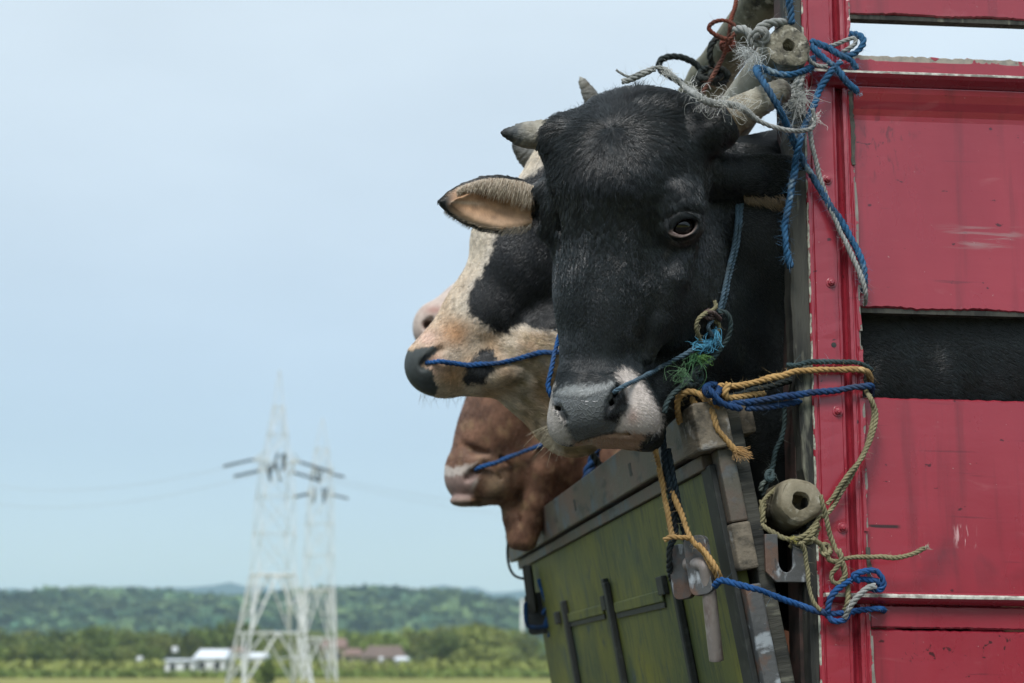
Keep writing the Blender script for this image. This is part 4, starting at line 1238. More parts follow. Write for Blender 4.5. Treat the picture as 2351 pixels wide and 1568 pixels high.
# ======================================================================= the pied cow behind it
CD = 2.90
def build_pied():
    S = Solid(axgrid(910, 1420, 4, ((2900, 36),)), axgrid(300, 1070, 4, ((2150, 36), (200, 20))), axgrid(-150, 130, 5, ((-900, 34), (420, 34))))
    S.chain([(1330, 450, -60, 128), (1283, 521, -55, 124), (1196, 610, -40, 108), (1120, 721, -25, 92), (1052, 790, -10, 78)], 40)
    S.ell((1000, 838, 0), (72, 71, 82), None, 30)
    S.chain([(1040, 850, 0, 60), (1120, 838, -5, 66), (1250, 800, -20, 108)], 30)
    S.chain([(1222, 875, -40, 84), (1316, 955, -70, 84), (1480, 850, -170, 165)], 40)
    S.ell((1135, 855, 62), (62, 34, 30), None, 20)                # lip corner
    S.ell((1130, 545, -60), (48, 52, 90), None, 30)               # brow of both eyes
    S.cone((1300, 330, -60), 60, (1290, 430, -60), 90, 40)        # poll
    # neck, trunk, legs
    S.chain([(1400, 640, -120, 190), (1800, 760, -330, 290)], 80)
    S.cone((1950, 830, -480), 310, (2700, 860, -480), 330, 60)
    for x in (1980, 2580):
        for w in (-340, -660):
            S.chain([(x, 1080, w + 40, 90), (x, 1500, w + 130, 52), (x - 10, 1960, w + 225, 40), (x - 20, 2060, w + 245, 50)], 30)
    # mouth, nostril
    S.cone((1000, 893, 60), 4, (1120, 884, 74), 4, 6, sub=True)
    w1 = S.surf_w(985, 825)
    S.chain([(1010, 801, w1 - 6, 9), (992, 818, w1 + 4, 13), (974, 838, w1 - 6, 12)], 8, sub=True)
    S.chain([(1004, 815, w1 - 30, 12), (980, 835, w1 - 35, 12)], 8, sub=True)
    # near ear, mostly behind the bull's
    prof = [(0, 0.55), (0.12, 0.86), (0.35, 1.0), (0.55, 0.93), (0.75, 0.68), (0.9, 0.38), (1.0, 0.06)]
    S.leaf((1340, 470, 40), (1480, 520, 60), (0.2, 1, 0), 52, 26, prof, 16)
    return S
P_FACE = [(1262, 365), (1246, 384), (1208, 406), (1165, 485), (1141, 540), (1129, 584), (1114, 610), (1107, 632), (1088, 648), (1077, 681), (1078, 706), (1084, 720), (1100, 734), (1120, 750), (1146, 766), (1168, 760), (1180, 750), (1200, 742), (1217, 750), (1257, 758), (1285, 754), (1420, 760), (1600, 300), (1300, 300)]
P_LIP = [(1106, 801), (1132, 801), (1140, 821), (1130, 853), (1112, 879), (1071, 884), (1065, 869), (1073, 843), (1088, 819)]
P_PAD = [(900, 790), (947, 805), (970, 797), (997, 795), (1013, 801), (985, 822), (967, 841), (993, 849), (997, 867), (1007, 893), (999, 912), (900, 930)]
def pied_col(q, nr):
    u, v, w = q.T
    cream = np.array((0.60, 0.53, 0.43)); tan_ = np.array((0.50, 0.33, 0.19)); 
    c = np.repeat(cream[None, :], len(q), 0)
    c = paint(c, np.clip(sstep(560, 800, v) * (0.45 + 0.4 * wob(u, v, 90, 3)), 0, 1), tan_)
    c = paint(c, np.exp(-(((u - 1045) / 40) ** 2 + ((v - 765) / 34) ** 2)) * 0.9, (0.47, 0.26, 0.13))
    c = paint(c, np.exp(-(((u - 1040) / 36) ** 2 + ((v - 858) / 26) ** 2)) * 0.9, (0.50, 0.30, 0.15))
    c = paint(c, sstep(1120, 1200, u) * sstep(740, 800, v) * np.clip(0.35 + 0.5 * wob(u, v, 60, 9), 0, 1), (0.30, 0.23, 0.12))
    c = paint(c, np.exp(-(((u - 985) / 26) ** 2 + ((v - 775) / 22) ** 2)) * 0.7, (0.62, 0.44, 0.38))
    c = paint(c, np.exp(-(((u - 1000) / 22) ** 2 + ((v - 830) / 26) ** 2)) * 0.7, (0.45, 0.26, 0.20))
    n = wob(u, v, 22, 1) * 3.5 + wob(u, v, 8, 2) * 2.5
    blk = np.array((0.013, 0.015, 0.017))
    c = paint(c, np.exp(-(poly_dist(P_FACE, u, v) / 14) ** 2) * (v < 760) * 0.6, (0.66, 0.60, 0.52))
    c = paint(c, 1 - sstep(-3, 3, poly_dist(P_FACE, u, v) + n), blk)
    c = paint(c, (1 - sstep(-3, 3, poly_dist(P_LIP, u, v) + n)) * (w > -20), blk)
    c = paint(c, (1 - sstep(-3, 3, poly_dist(P_PAD, u, v) + n * 0.6)), (0.065, 0.075, 0.075))
    return c
_Sp = build_pied()
pied, p_uvw, p_f, p_n, p_col = animal_mesh('cow', _Sp, CD, pied_col, M_coat, 1)
tag(pied, 'pied cow with black face patch and tan muzzle in profile behind the black bull', 'cow')
ball('eye', (1182, 500, 40), 26, CD, M_eye, pied)
ball('eye', (1113, 543, -125), 15, CD, M_eye, pied)
_hc = [(0.22, 0.2, 0.17), (0.20, 0.2, 0.18), (0.13, 0.135, 0.13), (0.05, 0.055, 0.055)]
horn('horn', CD, [(1262, 400, -110), (1222, 368, -112), (1190, 338, -108), (1184, 318, -104)], [34, 30, 22, 6], _hc, pied, 8)
horn('horn', CD, [(1405, 330, -30), (1382, 270, -25), (1358, 225, -22), (1331, 176, -20)], [34, 27, 20, 7], [(0.26, 0.25, 0.22), (0.22, 0.22, 0.2), (0.17, 0.175, 0.17), (0.3, 0.3, 0.27)], pied, 9)
def pied_flow(q):
    u, v, w = q.T
    d = np.stack([-0.55 + 0 * u, 0.8 + 0 * u, 0 * u], 1)
    cheek = sstep(1080, 1160, u) * sstep(700, 780, v)
    d[:, 0] += cheek * 1.6; d[:, 1] -= cheek * 0.4
    d[:, 0] += wob(u, v, 90, 4) * 0.3
    return d
coat_fur('coat_hair', pied, p_uvw, p_f, p_n, p_col * 1.1, CD, 45000, pied_flow, lambda q: 8 + 5 * sstep(1100, 1200, q[:, 0]), 0.0004, 0.12, M_hair,
         lambda c, n: (n[:, 2] > -0.4) * (c[:, 0] < 1360) * (c[:, 1] > 340) * (c[:, 1] < 1060) * (poly_dist(P_PAD, c[:, 0], c[:, 1]) > 2), clump=0.4, clump_size=10, seed=8)
_it = [((965 + a * 120, 903 + 6 * math.sin(a * 3), 30), (965 + a * 120 + _rr.normal(0, 10), 915 + _rr.uniform(4, 26), 34), 0, (0.3, 0.28, 0.22)) for a in _rr.random(34)]
whiskers('whisker', pied, CD, _it, M_hair)

# ======================================================================= the pink-nosed cow, almost hidden
KD = 3.9
def build_pink():
    S = Solid(axgrid(920, 1080, 5, ((2700, 40),)), axgrid(640, 860, 5, ((1900, 40), (400, 26))), axgrid(-100, 100, 6, ((-800, 40), (400, 40))))
    S.chain([(1330, 620, -60, 95), (1200, 655, -40, 84), (1085, 712, -15, 68), (1012, 748, 0, 58)], 30)
    S.ell((1004, 755, 0), (54, 58, 62), None, 20)
    S.ell((1008, 727, 30), (34, 20, 30), None, 14)
    S.chain([(1400, 700, -120, 130), (1700, 820, -300, 240)], 60)
    S.cone((1800, 860, -420), 260, (2500, 880, -420), 280, 60)
    for x in (1830, 2400):
        for w in (-300, -560):
            S.chain([(x, 1060, w + 40, 76), (x, 1400, w + 115, 44), (x - 10, 1800, w + 200, 36), (x - 15, 1840, w + 208, 44)], 30)
    S.chain([(1030, 772, 0, 46), (1120, 775, -10, 60), (1240, 745, -30, 92)], 30)
    S.ell((1195, 612, -40), (50, 46, 100), None, 30)
    S.leaf((1340, 600, 20), (1450, 560, 50), (0.2, 1, 0), 44, 22, [(0, 0.55), (0.12, 0.86), (0.35, 1.0), (0.55, 0.93), (0.75, 0.68), (0.9, 0.38), (1.0, 0.06)], 16)
    w1 = S.surf_w(985, 742)
    S.chain([(990, 735, w1, 8), (980, 748, w1, 11), (984, 744, w1 - 30, 10)], 6, sub=True)
    return S
def pink_col(q, nr):
    u, v, w = q.T
    c = np.repeat(np.array((0.58, 0.48, 0.42))[None, :], len(q), 0)
    c = paint(c, np.exp(-(((u - 998) / 26) ** 2 + ((v - 712) / 11) ** 2)) * 0.8, (0.30, 0.14, 0.11))
    c = paint(c, np.exp(-(((u - 985) / 14) ** 2 + ((v - 746) / 12) ** 2)) * 0.7, (0.2, 0.09, 0.07))
    c = paint(c, sstep(745, 790, v) * 0.6, (0.48, 0.34, 0.30))
    c = paint(c, sstep(1100, 1200, u), (0.22, 0.10, 0.06))
    return c
_Sk = build_pink()
pink, *_ = animal_mesh('cow', _Sk, KD, pink_col, M_coat, 1)
ball('eye', (1192, 614, 44), 20, KD, M_eye, pink)
ball('eye', (1192, 614, -124), 20, KD, M_eye, pink)
tag(pink, 'pale pink nosed cow whose nose tip peeks out beyond the pied cow', 'cow')

# ======================================================================= the brown cow, lowest
ND = 3.75
def build_brown():
    S = Solid(axgrid(1000, 1420, 4, ((2700, 38),)), axgrid(840, 1290, 4, ((1950, 38), (560, 20))), axgrid(-130, 130, 5, ((-950, 36), (360, 36))))
    S.chain([(1235, 860, -50, 135), (1190, 935, -40, 116), (1140, 1000, -20, 86), (1092, 1070, 0, 66)], 36)
    S.ell((1082, 1100, 0), (60, 58, 70), None, 24)
    S.ell((1096, 1058, 34), (40, 16, 30), None, 14)                # nostril fold
    S.ell((1132, 1108, 38), (40, 46, 34), None, 18)                # upper lip
    S.chain([(1105, 1108, 0, 50), (1160, 1085, -10, 70), (1250, 1040, -30, 96)], 26)
    S.chain([(1166, 1130, 6, 24), (1176, 1190, 12, 21), (1186, 1240, 16, 22)], 8)
    S.chain([(1256, 1000, 50, 30), (1244, 1075, 46, 30), (1230, 1150, 34, 27), (1208, 1238, 20, 27)], 14)
    S.chain([(1262, 1040, -10, 60), (1236, 1120, -12, 46), (1212, 1205, -10, 34)], 22)
    S.chain([(1200, 1110, -24, 34), (1198, 1220, -18, 22)], 12)
    S.chain([(1190, 1120, 38, 5), (1200, 1170, 34, 5), (1196, 1215, 30, 4)], 8, sub=True)
    S.chain([(1150, 1050, 60, 4), (1176, 1082, 70, 5), (1180, 1120, 62, 4)], 8, sub=True)
    S.chain([(1285, 985, -60, 95), (1300, 1080, -70, 80), (1400, 1110, -150, 120), (1560, 1060, -300, 180), (1700, 1010, -420, 230)], 50)
    S.cone((1750, 1020, -560), 270, (2450, 1030, -560), 285, 60)
    for x in (1790, 2350):
        for w in (-430, -700):
            S.chain([(x, 1230, w + 40, 78), (x, 1500, w + 100, 46), (x - 10, 1840, w + 170, 36), (x - 20, 1880, w + 180, 46)], 30)
    S.chain([(1030, 1140, 40, 5), (1080, 1138, 66, 6), (1120, 1144, 70, 6), (1152, 1140, 60, 5)], 6, sub=True)
    S.chain([(1112, 1062, 66, 4), (1134, 1076, 72, 4), (1150, 1100, 66, 3)], 6, sub=True)
    S.chain([(1060, 1020, 48, 5), (1090, 1036, 60, 6), (1118, 1040, 64, 4)], 12, sub=True)
    S.ell((1066, 1150, 30), (34, 14, 40), None, 10)
    w1 = S.surf_w(1085, 1088)
    S.chain([(1098, 1078, w1 - 4, 8), (1084, 1088, w1 + 4, 12), (1074, 1098, w1 - 2, 9)], 6, sub=True)
    S.chain([(1090, 1086, w1 - 26, 10), (1078, 1096, w1 - 26, 10)], 6, sub=True)
    return S
N_W = [(1010, 1064), (1040, 1074), (1062, 1068), (1092, 1062), (1086, 1076), (1072, 1088), (1040, 1094), (1010, 1094)]
def brown_col(q, nr):
    u, v, w = q.T
    c = np.repeat(np.array((0.172, 0.090, 0.057))[None, :], len(q), 0)
    c = c * (1 + 0.3 * wob(u, v, 80, 2) + 0.15 * wob(u, v, 22, 4))[:, None]
    c = paint(c, np.clip(0.5 * wob(u, v, 46, 6) - 0.1, 0, 0.5) * (v > 960), (0.33, 0.22, 0.12))
    c = paint(c, np.clip(0.6 * wob(u, v, 60, 16) - 0.15, 0, 0.6), (0.09, 0.04, 0.026))
    c = paint(c, np.exp(-(((u - 1140) / 26) ** 2 + ((v - 1112) / 30) ** 2)) * 0.75, (0.34, 0.25, 0.16))
    n = wob(u, v, 16, 1) * 3
    c = paint(c, np.exp(-((v - 1141 - 0.04 * (u - 1080)) / 3.2) ** 2) * (u < 1155) * (u > 1030) * 0.8, (0.04, 0.02, 0.016))  # mouth crease deepened with its shade painted as a dark line
    c = paint(c, np.exp(-((u - 1172 - (v - 1085) * 0.25) / 6) ** 2) * (v > 1050) * (v < 1140) * 0.4, (0.06, 0.03, 0.02))
    c = paint(c, (1 - sstep(-4, 4, np.maximum(u - 1094 + (v - 1100) * 0.25, 1085 - v) + n)) * 0.9, (0.33, 0.235, 0.21))
    c = paint(c, (1 - sstep(-4, 4, poly_dist(N_W, u, v) + n)) * 0.95, (0.60, 0.53, 0.48))
    c = paint(c, np.exp(-(((u - 1090 - (1110 - v) * 0.5) / 5) ** 2 + ((v - 1110) / 12) ** 2)) * 0.8, (0.5, 0.45, 0.4))
    c = paint(c, np.exp(-(((u - 1086) / 14) ** 2 + ((v - 1088) / 11) ** 2)) * 0.8, (0.05, 0.025, 0.02))
    c = paint(c, sstep(1135, 1155, v) * (u < 1120) * 0.4, (0.16, 0.14, 0.08))
    c = paint(c, np.exp(-(((u - 1110) / 36) ** 2 + ((v - 1048) / 14) ** 2)) * 0.5, (0.33, 0.21, 0.15))
    return c
_Sn = build_brown()
brown, n_uvw, n_f, n_n, n_col = animal_mesh('cow', _Sn, ND, brown_col, M_coat, 1)
tag(brown, 'brown cow with white nose stripe and hanging dewlap, lowest of the heads', 'cow')
ball('eye', (1218, 922, 70), 22, ND, M_eye, brown)
ball('eye', (1165, 930, -128), 22, ND, M_eye, brown)
coat_fur('coat_hair', brown, n_uvw, n_f, n_n, n_col * 1.1, ND, 16000, lambda q: np.stack([-0.4 + 0 * q[:, 0], 0.85 + 0 * q[:, 0], 0 * q[:, 0]], 1), lambda q: 6 + 0 * q[:, 0], 0.0004, 0.1, M_hair,
         lambda c, n: (n[:, 2] > -0.4) * (c[:, 0] < 1300) * (c[:, 1] > 880) * (c[:, 1] < 1280) * ((c[:, 1] < 1070) | (c[:, 0] > 1100)), clump=0.35, clump_size=9, seed=12)

# ------------------------------------------------------------------ ropes
def rope_mat(name, c, dirt, worn=(0.5, 0.5, 0.48), wf=0.68):
    m, N, L, B = new_mat(name)
    f, _ = noise_fac(N, L, 45, 4, (1, 1, 1), 0.35, 0.65)
    k = mix(N, L, f, c, dirt)
    f, _ = noise_fac(N, L, 12, 5, (1, 1, 1), 0.5, 0.75)
    k = mix(N, L, math_n(N, L, 'MULTIPLY', f, 0.5), k, (0.075, 0.072, 0.058))
    f, _ = noise_fac(N, L, 28, 5, (1, 1, 1), wf, wf + 0.1)
    k = mix(N, L, f, k, worn)
    L.new(k, B.inputs['Base Color']); B.inputs['Roughness'].default_value = 0.75; B.inputs['Specular IOR Level'].default_value = 0.25
    _, h = noise_fac(N, L, 420, 3, (1, 1, 1)); bump(N, L, B, h, 0.6, 0.001)
    return m
R_C = {
    'blue': ((0.026, 0.112, 0.230), (0.012, 0.055, 0.120), (0.30, 0.38, 0.42), 0.62),
    'bright': ((0.016, 0.090, 0.27), (0.010, 0.050, 0.15), (0.16, 0.28, 0.42), 0.72),
    'navy': ((0.013, 0.055, 0.155), (0.008, 0.03, 0.09), (0.14, 0.20, 0.28), 0.72),
    'slate': ((0.085, 0.14, 0.19), (0.05, 0.085, 0.11), (0.24, 0.29, 0.32), 0.64),
    'teal': ((0.045, 0.075, 0.080), (0.022, 0.038, 0.040), (0.14, 0.17, 0.15), 0.66),
    'dark': ((0.018, 0.026, 0.026), (0.010, 0.014, 0.014), (0.05, 0.06, 0.05), 0.68),
    'ink': ((0.010, 0.022, 0.032), (0.006, 0.012, 0.018), (0.03, 0.05, 0.06), 0.7),
    'tan': ((0.46, 0.29, 0.115), (0.32, 0.19, 0.07), (0.55, 0.40, 0.20), 0.64),
    'khaki': ((0.26, 0.235, 0.135), (0.17, 0.155, 0.085), (0.37, 0.35, 0.24), 0.62),
    'grey': ((0.32, 0.33, 0.32), (0.20, 0.21, 0.20), (0.5, 0.5, 0.47), 0.62),
    'maroon': ((0.12, 0.075, 0.07), (0.07, 0.045, 0.042), (0.2, 0.16, 0.15), 0.6),
    'rust': ((0.20, 0.052, 0.030), (0.11, 0.030, 0.020), (0.30, 0.13, 0.09), 0.66),
}
R_M = {k: rope_mat('rope_' + k, *v) for k, v in R_C.items()}
M_fibre = attr_mat('fibre', rough=0.6, spec=0.3)

def lay(pts, rad_m, tw=5.6, strands_n=3, sides=6, seed=0, taper=None):
    """three strands laid round a smooth line"""
    q = catmull(pts, rad_m * 0.42)
    r = np.random.default_rng(seed)
    dd = r.normal(0, 1, (max(4, len(q) // 9), 3)); xi = np.linspace(0, 1, len(dd))
    q = q + np.stack([np.interp(np.linspace(0, 1, len(q)), xi, dd[:, c]) for c in range(3)], 1) * rad_m * 0.13
    q[1:-1] = (q[:-2] + q[1:-1] * 2 + q[2:]) / 4
    t, a, b = frames(q)
    s = np.concatenate([[0], np.cumsum(np.linalg.norm(np.diff(q, axis=0), axis=1))])
    ph0 = r.uniform(0, 6.28)
    V = []; Fc = []; n = 0
    tp = np.ones(len(q)) if taper is None else np.interp(s / s[-1], [p[0] for p in taper], [p[1] for p in taper])
    rm = rad_m * tp * (1 + 0.07 * np.sin(s / rad_m * 0.21 + seed) + 0.05 * np.sin(s / rad_m * 0.53 + seed * 2))
    for k in range(strands_n):
        ph = ph0 + 2 * np.pi * k / strands_n + 2 * np.pi * s / (tw * rad_m)
        c = q + (np.cos(ph)[:, None] * a + np.sin(ph)[:, None] * b) * (rm * 0.48)[:, None]
        v, f = tube(c, rm * 0.56 * (1 + 0.05 * np.sin(s / rad_m * 3 + k)), sides)
        V.append(v); Fc += [[i + n for i in g] for g in f]; n += len(v)
    return np.concatenate(V), Fc, q, s, (t, a, b), rm

def fuzz(name, parent, q, rm, fr, n, length, col, seed=1, radius=0.00016, spread=1.0):
    r = np.random.default_rng(seed)
    i = r.integers(1, len(q) - 1, n)
    ang = r.uniform(0, 6.28, n)
    t, a, b = fr
    out = np.cos(ang)[:, None] * a[i] + np.sin(ang)[:, None] * b[i]
    base = q[i] + out * (rm[i] * 0.9)[:, None]
    d = out * spread + t[i] * r.normal(0, 1.0, n)[:, None] + np.array([0, 0, -0.25])
    d /= np.linalg.norm(d, axis=1, keepdims=True)
    L = length * r.uniform(0.4, 1.3, n); k = 5; s = np.linspace(0, 1, k)
    bend = r.normal(0, 0.6, (n, 3))
    pts = base[:, None, :] + d[:, None, :] * (L[:, None] * s)[:, :, None] + bend[:, None, :] * (L[:, None] * s ** 2)[:, :, None] * 0.7
    c = np.asarray(col)[None, :] * r.uniform(0.6, 1.4, (n, 1))
    o = strands(name, pts, radius, c, M_fibre)
    o.parent = parent; o.matrix_parent_inverse = Matrix.Translation(-Vector(parent.location)); o['kind'] = 'stuff'
    return o

def bull_depth(px, py, off=0.006):
    w = None
    for du in (0, 6, -6, 14, -14, 26, -26, 40, -40):
        w = _S.surf_w(px + du, py)
        if w is not None: break
    if w is None: w = 0
    return BD - w * BD / F - off

def depths(pts, base):
    out = []
    for p in pts:
        e = p[2] if len(p) > 2 else 0.0
        if callable(base): d = base(p[0], p[1])
        else: d = base
        out.append(float(d) - e)
    return np.array(out)
ON_SIDE = lambda off=0.012: (lambda x, y: float(side_depth(x, y, -off)))

_made = {}
def rope(label, kind, pts, r_px, base, fz=0, group=None, loops=(), fzl=0.010, tails=(), taper=None, tw=5.6, name='rope', cat='rope', fcol=None, smooth_d=True):
    """a rope: its main run plus further runs (turns, tails) of the same rope, in one thing"""
    V = []; Fc = []; n = 0; runs = [pts] + list(loops); keep = []
    rm0 = None
    for j, pp in enumerate(runs):
        d = depths(pp, base)
        w = P([p[0] for p in pp], [p[1] for p in pp], d)
        rm_ = r_px * float(np.mean(d)) / F
        v, f, q, s, fr, rm = lay(w, rm_, tw, seed=len(_made) * 7 + j, taper=taper if j == 0 else None)
        V.append(v); Fc += [[i + n for i in g] for g in f]; n += len(v); keep.append((q, rm, fr))
    V = np.concatenate(V); loc = V.mean(0)
    o = mesh_obj(name, V - loc, Fc, R_M[kind], None, smooth=True)
    o.location = loc
    tag(o, label, cat, group)
    _made[label] = o
    if fz:
        for j, (q, rm, fr) in enumerate(keep):
            m = int(fz * (len(q) * 0.42 * rm.mean()) / 0.1)
            if m > 4: fuzz('loose_fibre', o, q, rm, fr, m, fzl, fcol or R_C[kind][2], seed=j + len(_made))
    for tl in tails: fray(o, base=base, **tl)
    return o

def fray(o, at, n, length, dirn, spread, col, base, radius=0.00028, jit=4, curl=0.5, seed=2, off=0.0):
    """unlaid end or tuft of fibres at a pixel"""
    r = np.random.default_rng(seed + n)
    d0 = depths([at], base)[0] - off
    c = P(at[0], at[1], d0); sc = d0 / F
    b = c + r.normal(0, 1, (n, 3)) * jit * sc
    dv = np.array([dirn[0], 0.0, -dirn[1]], float); dv /= np.linalg.norm(dv) + 1e-9
    d = dv + r.normal(0, spread, (n, 3)); d /= np.linalg.norm(d, axis=1, keepdims=True)
    k = 7; s = np.linspace(0, 1, k); L = length * sc * r.uniform(0.4, 1.1, n)
    b1 = r.normal(0, curl, (n, 3)); b2 = r.normal(0, curl, (n, 3))
    pts = b[:, None] + d[:, None] * (L[:, None] * s)[:, :, None] + (b1[:, None] * np.sin(s * 3)[None, :, None] + b2[:, None] * (s ** 2)[None, :, None]) * L[:, None, None] * 0.5
    cc = np.asarray(col)[None, :] * r.uniform(0.65, 1.3, (n, 1))
    h = strands('frayed_fibre', pts, radius, cc, M_fibre, tip=0.5)
    h.parent = o; h.matrix_parent_inverse = Matrix.Translation(-Vector(o.location)); h['kind'] = 'stuff'
    return h

def coil(cx, cy, rx, ry, turns=1.0, a0=0.0, dz=0.012, n=10):
    """points of a turn round a centre, passing in front and behind"""
    return [(cx + rx * math.cos(a0 + 6.283 * turns * i / n), cy + ry * math.sin(a0 + 6.283 * turns * i / n), dz * math.sin(6.283 * turns * i / n * 1.0)) for i in range(n + 1)]

# ---- logs and rollers
M_endgrain = surf_mat('end_grain', [(0.19, 0.175, 0.13), ((0.04, 0.037, 0.03), 48, (1, 1, 1), 0.46, 0.62), ((0.42, 0.40, 0.33), 85, (1, 1, 1), 0.54, 0.68)], 0.9, ((70, (1, 1, 1), 1.0, 0.006),))
M_pole = surf_mat('grey_pole', [(0.30, 0.29, 0.24), ((0.16, 0.15, 0.11), 9, (1, 1, 1), 0.4, 0.6), ((0.05, 0.05, 0.035), 20, (1, 1, 1), 0.58, 0.7), ((0.40, 0.40, 0.36), 40, (1, 1, 1), 0.55, 0.7)], 0.8, ((80, (1, 1, 1), 0.5, 0.003),))
M_moss = surf_mat('mossy_pole', [(0.19, 0.185, 0.135), ((0.085, 0.085, 0.055), 11, (1, 1, 1), 0.42, 0.6), ((0.022, 0.022, 0.017), 13, (1.6, 0.6, 0.6), 0.56, 0.66), ((0.33, 0.33, 0.28), 50, (1, 1, 1), 0.58, 0.7)], 0.85, ((80, (1, 1, 1), 0.6, 0.004),))
def log(name, a, b, ra, rb, label, cat, seed, knots=(), hole=None, mat=None, mat_end=None, end_bevel=0.1):
    a = np.asarray(a); b = np.asarray(b); q = a + (b - a) * np.linspace(0, 1, 60)[:, None]
    s = np.linspace(0, 1, 60); L = np.linalg.norm(b - a)
    rr = ra + (rb - ra) * s
    for (kp, kh, kw) in knots: rr = rr * (1 + kh * np.exp(-((s * L - kp) / kw) ** 2))
    rr = rr * (1 - end_bevel * np.exp(-(s * L) / 0.006))
    v, f = tube(q, rr, 30, cap=False)
    v = np.asarray(v)
    ang = np.arctan2((v - a) @ np.array([0, 0, 1]), (v - a) @ np.array([1, 0, 0]))
    ax = (b - a) / L
    rad_v = v - (a + ((v - a) @ ax)[:, None] * ax)
    v = v + rad_v * (0.045 * np.sin(ang * 3 + seed) + 0.03 * np.sin(ang * 5 + seed * 2))[:, None]
    loc = a
    root = mesh_obj(name, v - loc, f, mat or M_pole, None, smooth=True); root.location = loc
    tag(root, label, cat)
    # end face with a hole or hollow
    ring = v[:30]; c = ring.mean(0)
    rings = [ring]
    if hole:
        hr, hd = hole
        for fct in (0.86, 0.6, hr + 0.03, hr):
            rings.append(c + (ring - c) * fct - ax * (0.003 if fct < 0.9 else 0.0015))
        rings.append(c + (ring - c) * hr * 0.96 + ax * hd * 0.8)
        rings.append(c + (ring - c) * hr * 0.6 + ax * hd)
        rings.append(c + (ring - c) * 0.02 + ax * hd)
    else:
        for fct in (0.9, 0.5, 0.02): rings.append(c + (ring - c) * fct - ax * 0.002)
    V = np.concatenate(rings) - loc; V = V + np.random.default_rng(seed).normal(0, 0.0003, V.shape)
    Fc = [[i * 30 + j, i * 30 + (j + 1) % 30, (i + 1) * 30 + (j + 1) % 30, (i + 1) * 30 + j] for i in range(len(rings) - 1) for j in range(30)]
    mesh_obj('end_face', V, Fc, mat_end or M_endgrain, root, smooth=True)
    return root
_gu = _gw[:3, 0]                                           # direction across the truck
LOG_D = 2.37
la = P(1810, 106, LOG_D)
log('pole', la, la + _gu * 2.25, 0.0402, 0.037, 'short faced round pole with a hollowed end, tied to the red post top', 'pole', 3, hole=(0.30, 0.02), mat=M_pole)
pa = P(1781, -40, 2.62); pb = pa + _gu * 2.0
log('pole', pa + _gu * 0.0, pb, 0.038, 0.060, 'mossy thick pole crossing above the bull, knotted red cord around it', 'pole', 5, mat=M_moss, knots=((0.42, 0.12, 0.03), (0.95, 0.1, 0.04)))
# pale sleeve of the lower roller
ra_ = P(1838, 1150, 2.265); rb_ = P(1782, 1188, 2.50)
M_roll = surf_mat('grey_roller', [(0.25, 0.22, 0.155), ((0.14, 0.12, 0.075), 20, (1, 1, 1), 0.42, 0.6), ((0.36, 0.34, 0.27), 50, (1, 1, 1), 0.56, 0.7)], 0.85, ((90, (1, 1, 1), 0.7, 0.003),))
ax_ = (rb_ - ra_) / np.linalg.norm(rb_ - ra_)
log('roller', ra_, ra_ + ax_ * 0.16, 0.0365, 0.043, 'hollow wooden roller end lashed with khaki rope beside the red post', 'roller', 8, hole=(0.45, 0.05), mat=M_roll, mat_end=M_roll, end_bevel=0.14)

# ---- ropes round the upper pole and post
S12 = ON_SIDE(0.014)
LG = lambda x, y: 2.36
HD = ON_SIDE(0.02)
blue_f = (0.10, 0.24, 0.42)
rope('blue rope coming down to the top of the hollowed pole', 'blue', [(1808, -30), (1811, 0), (1815, 30), (1819, 55)], 8, lambda x, y: 2.38, fz=60, fcol=blue_f)
rope('blue rope slung under the hollowed pole and running down across the red post', 'blue',
     [(1866, 128, -0.03), (1864, 152, 0.0), (1842, 164, 0.035), (1813, 171, 0.045), (1776, 166, 0.04), (1745, 156, 0.05), (1738, 160, 0.08), (1759, 196, 0.115), (1787, 246, 0.11), (1808, 288, 0.08), (1828, 336, 0.02), (1851, 382, 0.012), (1870, 412), (1900, 460), (1941, 526), (1968, 572), (1983, 614), (1986, 646), (1983, 668, -0.02)], 8.2, HD, fz=70, fcol=blue_f)
rope('frayed grey rope hanging beside the blue one, down to the post flange', 'grey',
     [(1862, 262, 0.02), (1860, 300, 0.012), (1867, 340, 0.008), (1882, 404), (1900, 462, -0.001), (1922, 515, 0.002), (1945, 566, 0.002), (1972, 622, 0.004), (1988, 672, 0.004), (1986, 700, -0.02)], 6.0, HD, fz=30)
rope('blue rope crossing the post rail, knotted left of the sky gap', 'blue', [(1862, 92, -0.01), (1884, 101), (1905, 112), (1932, 128, 0.006), (1955, 140, 0.004), (1966, 160, 0.0)], 8, HD, fz=80, fcol=blue_f,
     loops=([(1864, 104, 0.0), (1880, 120, 0.01), (1900, 138, 0.014), (1925, 162, 0.014), (1945, 190, 0.012), (1968, 212, 0.004)],
            [(1938, 128, 0.002), (1962, 122, 0.008), (1981, 104, 0.008), (1980, 88, 0.006), (1966, 80, 0.002), (1952, 78, -0.01)],
            [(1930, 140, 0.012), (1908, 164, 0.014), (1884, 204, 0.014), (1868, 244, 0.02), (1848, 288, 0.03), (1836, 326, 0.04), (1826, 380, 0.02), (1816, 438, 0.012), (1804, 500, 0.012), (1803, 562, 0.012), (1815, 612, 0.004)]),
     tails=[dict(at=(1968, 212), n=26, length=14, dirn=(0.6, 0.8), spread=0.5, col=(0.22, 0.30, 0.38), jit=2)])
rope('pale grey cord looped through the blue knot by the sky gap', 'grey', [(1905, 107, -0.002), (1928, 99, 0.006), (1950, 90, 0.008), (1963, 89, 0.008), (1963, 101, 0.008), (1948, 112, 0.008), (1934, 121, 0.0)], 5.5, HD, fz=25,
     loops=([(1852, 126, 0.02), (1862, 142, 0.02), (1880, 152, 0.02), (1900, 152, 0.02)],))
